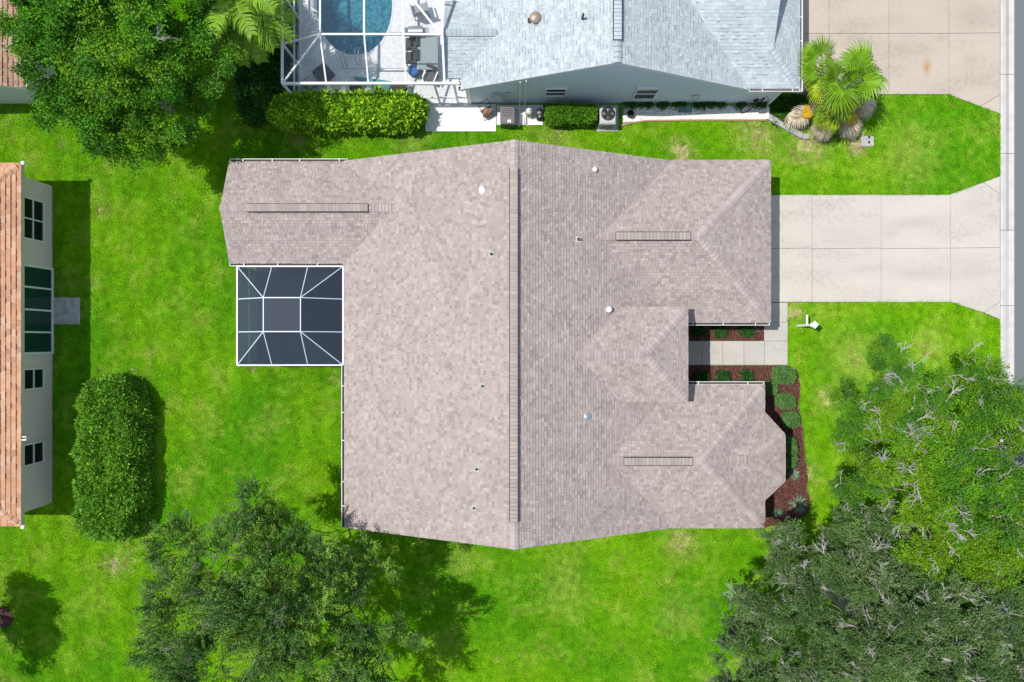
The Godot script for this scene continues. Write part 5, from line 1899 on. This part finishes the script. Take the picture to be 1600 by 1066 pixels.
func hedges() -> void:
	var big := leaf_clump(0.17, 12, 0.16, 0.08, 0.45)
	var h := 1.5
	var a := G(110, 594, h)
	var b := G(212, 848, h)
	clipped("hedge", "big dark green rounded hedge beside the orange-roofed house", "hedge", Vector3((a.x + b.x) / 2, 0, (a.z + b.z) / 2), Vector3(b.x - a.x, h, b.z - a.z), 1.35, 110, big, [Color(0.133, 0.338, 0.029), Color(0.108, 0.277, 0.029), Color(0.197, 0.439, 0.032), Color(0.157, 0.376, 0.024)], "", 0.16)
	var glossy := leaf_clump(0.19, 12, 0.19, 0.095, 0.5)
	h = 1.35
	a = G(424, 146, h)
	b = G(662, 205, 0.0)
	clipped("hedge", "long yellow-green hedge along the south side of the pool cage", "hedge", Vector3((a.x + b.x) / 2, 0, (a.z + b.z) / 2), Vector3(b.x - a.x, h, b.z - a.z), 0.6, 95, glossy, [Color(0.203, 0.460, 0.018), Color(0.344, 0.628, 0.020), Color(0.142, 0.356, 0.018), Color(0.466, 0.711, 0.045)], "", 0.16)
	clear_of_grass(rect(a.x + 0.2, a.z - 0.4, b.x, b.z - 0.1))
	h = 1.0
	a = G(857, 163, h)
	b = G(928, 199, 0.0)
	clipped("hedge", "small box hedge between the pool pump and the air conditioner", "hedge", Vector3((a.x + b.x) / 2, 0, (a.z + b.z) / 2), Vector3(b.x - a.x, h, b.z - a.z), 0.3, 130, leaf_clump(0.12, 16, 0.085, 0.045, 0.35), [Color(0.098, 0.264, 0.015), Color(0.075, 0.209, 0.015), Color(0.135, 0.341, 0.018)], "", 0.07)
	clear_of_grass(rect(a.x + 0.1, a.z - 0.4, b.x, b.z - 0.1))
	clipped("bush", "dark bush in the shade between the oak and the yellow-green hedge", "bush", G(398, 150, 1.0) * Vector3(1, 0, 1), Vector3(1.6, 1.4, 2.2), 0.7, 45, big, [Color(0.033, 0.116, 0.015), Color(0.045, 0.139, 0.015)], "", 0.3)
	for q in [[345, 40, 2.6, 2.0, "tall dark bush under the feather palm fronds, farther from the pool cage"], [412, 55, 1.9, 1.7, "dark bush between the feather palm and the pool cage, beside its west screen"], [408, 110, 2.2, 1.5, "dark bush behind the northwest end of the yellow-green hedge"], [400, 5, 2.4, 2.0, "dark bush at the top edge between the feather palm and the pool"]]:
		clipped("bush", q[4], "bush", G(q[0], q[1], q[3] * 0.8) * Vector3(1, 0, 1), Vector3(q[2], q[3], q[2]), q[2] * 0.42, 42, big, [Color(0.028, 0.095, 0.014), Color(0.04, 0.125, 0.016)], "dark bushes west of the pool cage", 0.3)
	# ground cover at the foot of the blue wall
	var buf := PackedFloat32Array()
	for i in 620:
		var q := g2(R(975, 1240), 160 + 12 * rng.randf() * rng.randf())
		if n_mid.get_noise_2d(q.x * 3.0, 7.0) < -0.05 and q.x < 11.8: continue
		push(buf, Basis(unit(), R(0, TAU)) * Basis.from_scale(Vector3.ONE * R(0.6, 1.0)), Vector3(q.x, R(0.03, 0.16), q.y), Color(0.045, 0.155, 0.017) * R(0.7, 1.5))
	for i in 260:
		var q := g2(R(1205, 1260), R(150, 195))
		push(buf, Basis(unit(), R(0, TAU)) * Basis.from_scale(Vector3.ONE * R(0.6, 1.0)), Vector3(q.x, R(0.03, 0.12), q.y), Color(0.042, 0.139, 0.014) * R(0.7, 1.5))
	tag(scatter("ground_cover", big, M.leaf, buf), "low green weeds at the foot of the blue wall", "ground cover", "", "stuff")


# ------------------------------------------------------------------ palms
func palms() -> void:
	# fan palm at the neighbour's drive
	var c := G(1318, 128, 3.1)
	var t := thing("fan_palm", "fan palm with green fronds and dead yellow skirt beside the tan driveway", "palm tree", Vector3(c.x, 0, c.z))
	var tr := MB.new()
	tr.tube([Vector3(0.05, -0.05, 0.1), Vector3(0, 1.2, 0.04), Vector3(0, 2.75, 0)], [0.26, 0.2, 0.17], 10)
	for i in 26:
		var a := i * 2.4
		tr.bar(Vector3(cos(a) * 0.15, 0.35 + i * 0.09, sin(a) * 0.15), Vector3(cos(a) * 0.33, 0.55 + i * 0.09, sin(a) * 0.33), 0.09, 0.03)
	part("trunk", tr, M.bark_grey, t, true)
	var green := []
	for k in 5: green.append(fan_frond(0.75, 0.98, Color(0.125, 0.255, 0.012) * R(0.75, 1.3), Color(0.16, 0.27, 0.06), 0.22))
	var yellow := []
	for k in 3: yellow.append(fan_frond(0.72, 0.92, Color(0.27, 0.37, 0.018) * R(0.85, 1.15), Color(0.50, 0.38, 0.16), 0.45))
	var gold := []
	for k in 2: gold.append(fan_frond(0.6, 0.78, Color(0.56, 0.36, 0.02), Color(0.52, 0.42, 0.28), 0.5))
	var dead := []
	for k in 3: dead.append(fan_frond(0.65, 0.85, Color(0.56, 0.47, 0.37) * R(0.85, 1.1), Color(0.70, 0.63, 0.55), 0.55))
	var put := func(list: Array, head: Vector3, yaw: float, pitch: float, size: float):
		var o := MeshInstance3D.new()
		o.mesh = list[rng.randi() % list.size()]
		o.material_override = M.leaf
		o.name = "frond"
		t.add_child(o, true)
		o.transform = Transform3D(Basis(Vector3.UP, yaw) * Basis(Vector3.RIGHT, -pitch) * Basis(Vector3.BACK, R(-0.7, 0.7)) * Basis.from_scale(Vector3.ONE * size), head + unit() * 0.06)
	# three heads of one clump: the tall one, a lower one toward the house, a small old one
	var h1 := Vector3(0.05, 2.85, -0.05)
	var h2 := G(1284, 104, 2.3) - t.position
	var h3 := G(1296, 168, 1.7) - t.position
	for h in [h2, h3]:
		var st := MB.new()
		st.tube([Vector3(h.x * 0.5, -0.05, h.z * 0.5), Vector3(h.x * 0.85, h.y * 0.6, h.z * 0.85), h], [0.17, 0.14, 0.11], 8)
		part("trunk", st, M.bark_grey, t, true)
	for i in 5: put.call(green, h1, i * 2.4 + R(-0.3, 0.3), R(0.7, 1.3), R(0.6, 0.85))
	for i in 9: put.call(green, h1 - Vector3(0, 0.12, 0), i * 2.4 + 0.6 + R(-0.35, 0.35), R(-0.05, 0.6), R(0.85, 1.25))
	for i in 4: put.call(yellow, h1 - Vector3(0, 0.2, 0), -1.1 + i * 0.75 + R(-0.2, 0.2), R(-0.3, 0.1), R(0.85, 1.1))
	for i in 3: put.call(green, h2, -2.9 + i * 0.9 + R(-0.2, 0.2), R(0.0, 0.6), R(0.7, 0.95))
	for i in 4: put.call(yellow, h2, -2.5 + i * 0.75 + R(-0.2, 0.2), R(-0.3, 0.1), R(0.8, 1.05))
	for i in 3: put.call(dead, h2 - Vector3(0, 0.25, 0), -2.3 + i * 0.6, R(-0.5, -0.2), R(0.8, 1.05))
	for i in 3: put.call(green, h3, -1.2 + i * 1.0 + R(-0.2, 0.2), R(0.1, 0.8), R(0.6, 0.8))
	for i in 3: put.call(yellow, h3, -0.4 + i * 0.7 + R(-0.2, 0.2), R(-0.2, 0.2), R(0.7, 0.9))
	# old fronds hanging low in separate bunches round the foot
	for e in [[1252, 182, 1.0], [1286, 200, 0.9], [1330, 192, 1.05], [1352, 168, 0.8]]:
		var c0 := G(e[0], e[1], 0.8) - t.position
		var yaw := atan2(c0.x - 0.1, c0.z + 0.1)
		for i in 4:
			var y := yaw + R(-0.7, 0.7)
			put.call(dead, c0 - Vector3(sin(y), 0, cos(y)) * 0.6 + Vector3(0, R(-0.25, 0.1), 0), y, R(-0.25, 0.35), R(0.75, 1.05) * e[2])
		if e[0] != 1352:
			put.call(gold, c0 - Vector3(sin(yaw), 0, cos(yaw)) * 0.7 + Vector3(0, 0.3, 0), yaw, R(-0.15, 0.1), 0.72)
	# feather palm west of the pool cage
	c = G(366, -6, 5.0)
	var q := thing("feather_palm", "tall feather palm with long arching fronds beside the pool cage", "palm tree", Vector3(c.x, 0, c.z))
	tr = MB.new()
	tr.tube([Vector3(0.1, -0.05, 0.1), Vector3(0.05, 2.0, 0), Vector3(0, 4.6, 0)], [0.2, 0.15, 0.14], 10)
	part("trunk", tr, M.bark_grey, q, true)
	var kinds := []
	for k in 4: kinds.append(palm_frond(2.95, R(0.55, 0.68), Color(0.173, 0.333, 0.029) * R(0.9, 1.15), 46, 0.62))
	var yaws := [1.38, 0.98, 0.66, 0.30, -0.05, -0.38, -0.8, 1.75, 2.2, 2.7, 3.2, 3.7, 4.2, 0.5, -0.2, 1.15]
	for i in yaws.size():
		var o := MeshInstance3D.new()
		o.mesh = kinds[i % 4]
		o.material_override = M.leaf
		o.name = "frond"
		q.add_child(o, true)
		o.transform = Transform3D(Basis(Vector3.UP, yaws[i]) * Basis(Vector3.RIGHT, -R(-0.1, 0.3) if i < 13 else -0.9) * Basis.from_scale(Vector3.ONE * R(0.9, 1.08)), Vector3(0, 4.55, 0))
	var cs := MB.new()
	cs.tube([Vector3(0, 4.4, 0), Vector3(0, 5.3, 0)], [0.11, 0.03], 8, Color(0.150, 0.341, 0.044))
	part("crownshaft", cs, M.leaf, q, true)


# ------------------------------------------------------------------ trees
func trees() -> void:
	var oak := leaf_clump(0.19, 15, 0.115, 0.06, 0.35)
	tree("dense bright green oak spreading over the lawn in the northwest corner", "tree", G(245, 150) * Vector3(1, 0, 1) + Vector3(0.6, 0, 0.4), 2.6, 0.24, [
		[195, 70, 6.6, 110], [280, 92, 5.7, 82], [100, 120, 5.4, 72], [140, 185, 5.0, 62], [205, 222, 4.4, 48], [245, 178, 4.6, 60], [62, 45, 5.2, 58], [335, 50, 4.8, 52], [300, 150, 3.5, 36], [15, 60, 4.8, 26], [85, 180, 4.2, 36], [230, -10, 6.4, 90], [110, 10, 5.8, 80], [285, 205, 3.4, 22]],
		{"sprig": oak, "per": 4.4, "each": 22, "fold": 0.44, "aim": false, "gap": -0.15, "open": 0.68, "bare": 12, "tones": [Color(0.078, 0.259, 0.016), Color(0.062, 0.210, 0.016), Color(0.110, 0.317, 0.017), Color(0.152, 0.347, 0.017)], "wood": M.bark_grey, "twig": M.bark_grey, "dead": M.dead})
	# feathery tree south of the lawn
	var spray := leaf_spray(0.55, 34, 0.095, 0.040, 0.13)
	tree("sparse feathery dark green tree on the back lawn south of the house", "tree", Vector3(-9.6, 0, 10.9), 1.6, 0.17, [
		[430, 960, 6.2, 95], [350, 880, 5.2, 75], [440, 860, 4.6, 66], [395, 800, 4.4, 38], [290, 850, 4.0, 45], [290, 960, 4.8, 70], [270, 1010, 4.2, 45], [340, 1040, 5.4, 80], [520, 900, 5.0, 55], [585, 895, 4.4, 40], [545, 960, 5.0, 60], [480, 1050, 5.8, 90], [590, 1030, 4.6, 62], [540, 1090, 4.8, 60], [258, 925, 3.8, 26], [482, 822, 2.8, 20], [630, 1070, 4.0, 36]],
		{"sprig": spray, "per": 3.9, "each": 13, "fold": 0.42, "aim": true, "gap": -0.12, "open": 0.8, "bare": 60, "tones": [Color(0.104, 0.236, 0.048), Color(0.135, 0.281, 0.045), Color(0.087, 0.191, 0.051), Color(0.186, 0.336, 0.045)], "wood": M.bark, "twig": M.bark, "dead": M.bark_grey})
	# bright tree by the road
	var bright := leaf_clump(0.17, 16, 0.095, 0.05, 0.35)
	var lime := Color(0.150, 0.310, 0.010)
	tree("bright green tree with pale bare twigs on the front lawn by the road", "tree", Vector3(16.9, 0, 5.4), 2.4, 0.26, [
		[1390, 560, 4.6, 28], [1385, 600, 4.9, 44], [1345, 632, 5.2, 50], [1425, 625, 5.8, 58], [1330, 660, 4.9, 34], [1495, 605, 5.6, 46], [1540, 590, 5.0, 34], [1385, 690, 6.2, 66, lime], [1460, 690, 6.8, 78], [1545, 670, 6.2, 66], [1590, 720, 6.0, 60, lime], [1350, 745, 5.2, 48], [1430, 770, 6.4, 70, lime], [1510, 770, 7.0, 84], [1600, 790, 6.4, 70], [1465, 840, 6.4, 66, lime], [1550, 850, 6.2, 66, lime], [1435, 880, 5.6, 40, lime], [1505, 900, 5.4, 42, lime], [1600, 640, 5.4, 40], [1585, 672, 5.6, 44], [1600, 700, 5.0, 44], [1610, 860, 6.0, 48], [1330, 690, 4.6, 30], [1375, 545, 4.2, 18], [1520, 572, 4.4, 22]],
		{"sprig": bright, "per": 5.4, "each": 21, "fold": 0.38, "aim": false, "gap": -0.19, "open": 0.72, "bare": 150, "tones": [Color(0.073, 0.230, 0.014), Color(0.062, 0.186, 0.019), Color(0.101, 0.275, 0.013), Color(0.134, 0.306, 0.013)], "wood": M.bark_grey, "twig": M.bark_grey, "dead": M.dead})
	# grey-green oak in the corner
	var fine := leaf_spray(0.36, 30, 0.085, 0.042, 0.18)
	tree("grey-green live oak with many pale twigs in the southeast corner", "tree", Vector3(15.6, 0, 12.2), 2.2, 0.3, [
		[1200, 935, 4.6, 62], [1170, 1010, 4.4, 55], [1250, 870, 4.8, 48], [1300, 855, 4.8, 48], [1290, 945, 5.8, 78], [1260, 1030, 5.4, 75], [1370, 900, 5.6, 62], [1385, 985, 6.6, 88], [1350, 1060, 6.0, 80], [1470, 960, 6.4, 70], [1480, 1040, 6.8, 88], [1570, 960, 6.0, 70], [1580, 1050, 6.4, 85], [1180, 1080, 4.4, 60], [1220, 850, 3.8, 22], [1590, 900, 5.2, 50], [1625, 900, 5.4, 50], [1620, 985, 5.8, 60], [1605, 1060, 5.4, 55], [1340, 800, 4.4, 34], [1390, 830, 4.8, 36], [1140, 965, 3.6, 22], [1430, 1100, 6.4, 80]],
		{"sprig": fine, "per": 5.6, "each": 19, "fold": 0.36, "aim": true, "gap": -0.16, "open": 0.8, "bare": 270, "tones": [Color(0.125, 0.215, 0.075), Color(0.160, 0.240, 0.100), Color(0.095, 0.180, 0.056), Color(0.120, 0.235, 0.058)], "wood": M.bark_grey, "twig": M.bark_grey, "dead": M.dead})
	# young tree at the west edge, whose crown stands outside the picture
	var yb := Vector3(-25.05, 0, 13.45)
	tree("young tree at the west edge in a ring of dark mulch", "tree", yb, 1.5, 0.09, [
		[-95, 1010, 3.4, 50], [-90, 960, 3.0, 42], [-75, 1000, 2.6, 36], [-80, 1060, 3.2, 38], [-120, 980, 3.8, 40], [-70, 1030, 2.8, 30]],
		{"sprig": oak, "per": 4.5, "each": 16, "fold": 0.4, "aim": false, "gap": -1.0, "open": 0.8, "bare": 3, "tones": [Color(0.075, 0.217, 0.015), Color(0.060, 0.186, 0.015)], "wood": M.bark_grey, "twig": M.bark_grey, "dead": M.dead})
	var ring := PackedVector2Array()
	for i in 22:
		var a := TAU * i / 22.0
		ring.append(Vector2(-24.78 + cos(a) * 0.55 * R(0.93, 1.07), 13.45 + sin(a) * 0.6 * R(0.93, 1.07)))
	var mb := MB.new()
	mb.prism(ring, 0.002, 0.03)
	struct("mulch_ring", mb, M.mulch)
	clear_of_grass(ring)


# ------------------------------------------------------------------ grass blades
func lawn_grass() -> void:
	var tuft := MB.new()
	for i in 9:
		var a := TAU * i / 9.0 + R(-0.3, 0.3)
		var d := Vector3(cos(a), 0, sin(a))
		var s := Vector3(-sin(a), 0, cos(a)) * 0.009
		var l := R(0.055, 0.10)
		var p := d * R(0.0, 0.04)
		var q := p + d * l * 0.45 + Vector3(0, l * 0.55, 0)
		var e := p + d * l + Vector3(0, l * R(0.35, 0.65), 0)
		var k := R(0.8, 1.25)
		tuft.face([p - s, p + s, q + s, q - s], Vector3.UP, Color(k, k, k))
		tuft.face([q - s, q + s, e], Vector3.UP, Color(k * 1.05, k, k))
	var buf := PackedFloat32Array()
	var z := -17.4
	var step := 0.0655
	while z < 17.4:
		var x := -25.8
		while x < 23.9:
			var px := x + R(-0.05, 0.05)
			var pz := z + R(-0.05, 0.05)
			x += step
			if on_bare(px, pz): continue
			var c := lawn_colour(px, pz)
			if c.r > 0.27 and rng.randf() < 0.75: continue
			var k := R(0.55, 1.5)
			var sc := R(0.85, 1.65)
			var a := R(0, TAU)
			buf.append_array(PackedFloat32Array([cos(a) * sc, 0, sin(a) * sc, px, 0, sc, 0, 0, -sin(a) * sc, 0, cos(a) * sc, pz, c.r * k * R(0.9, 1.1), c.g * k, c.b * k, 1.0]))
		z += step
	tag(scatter("grass", tuft.commit(), M.grass, buf), "green mown lawn grass", "grass", "", "stuff")
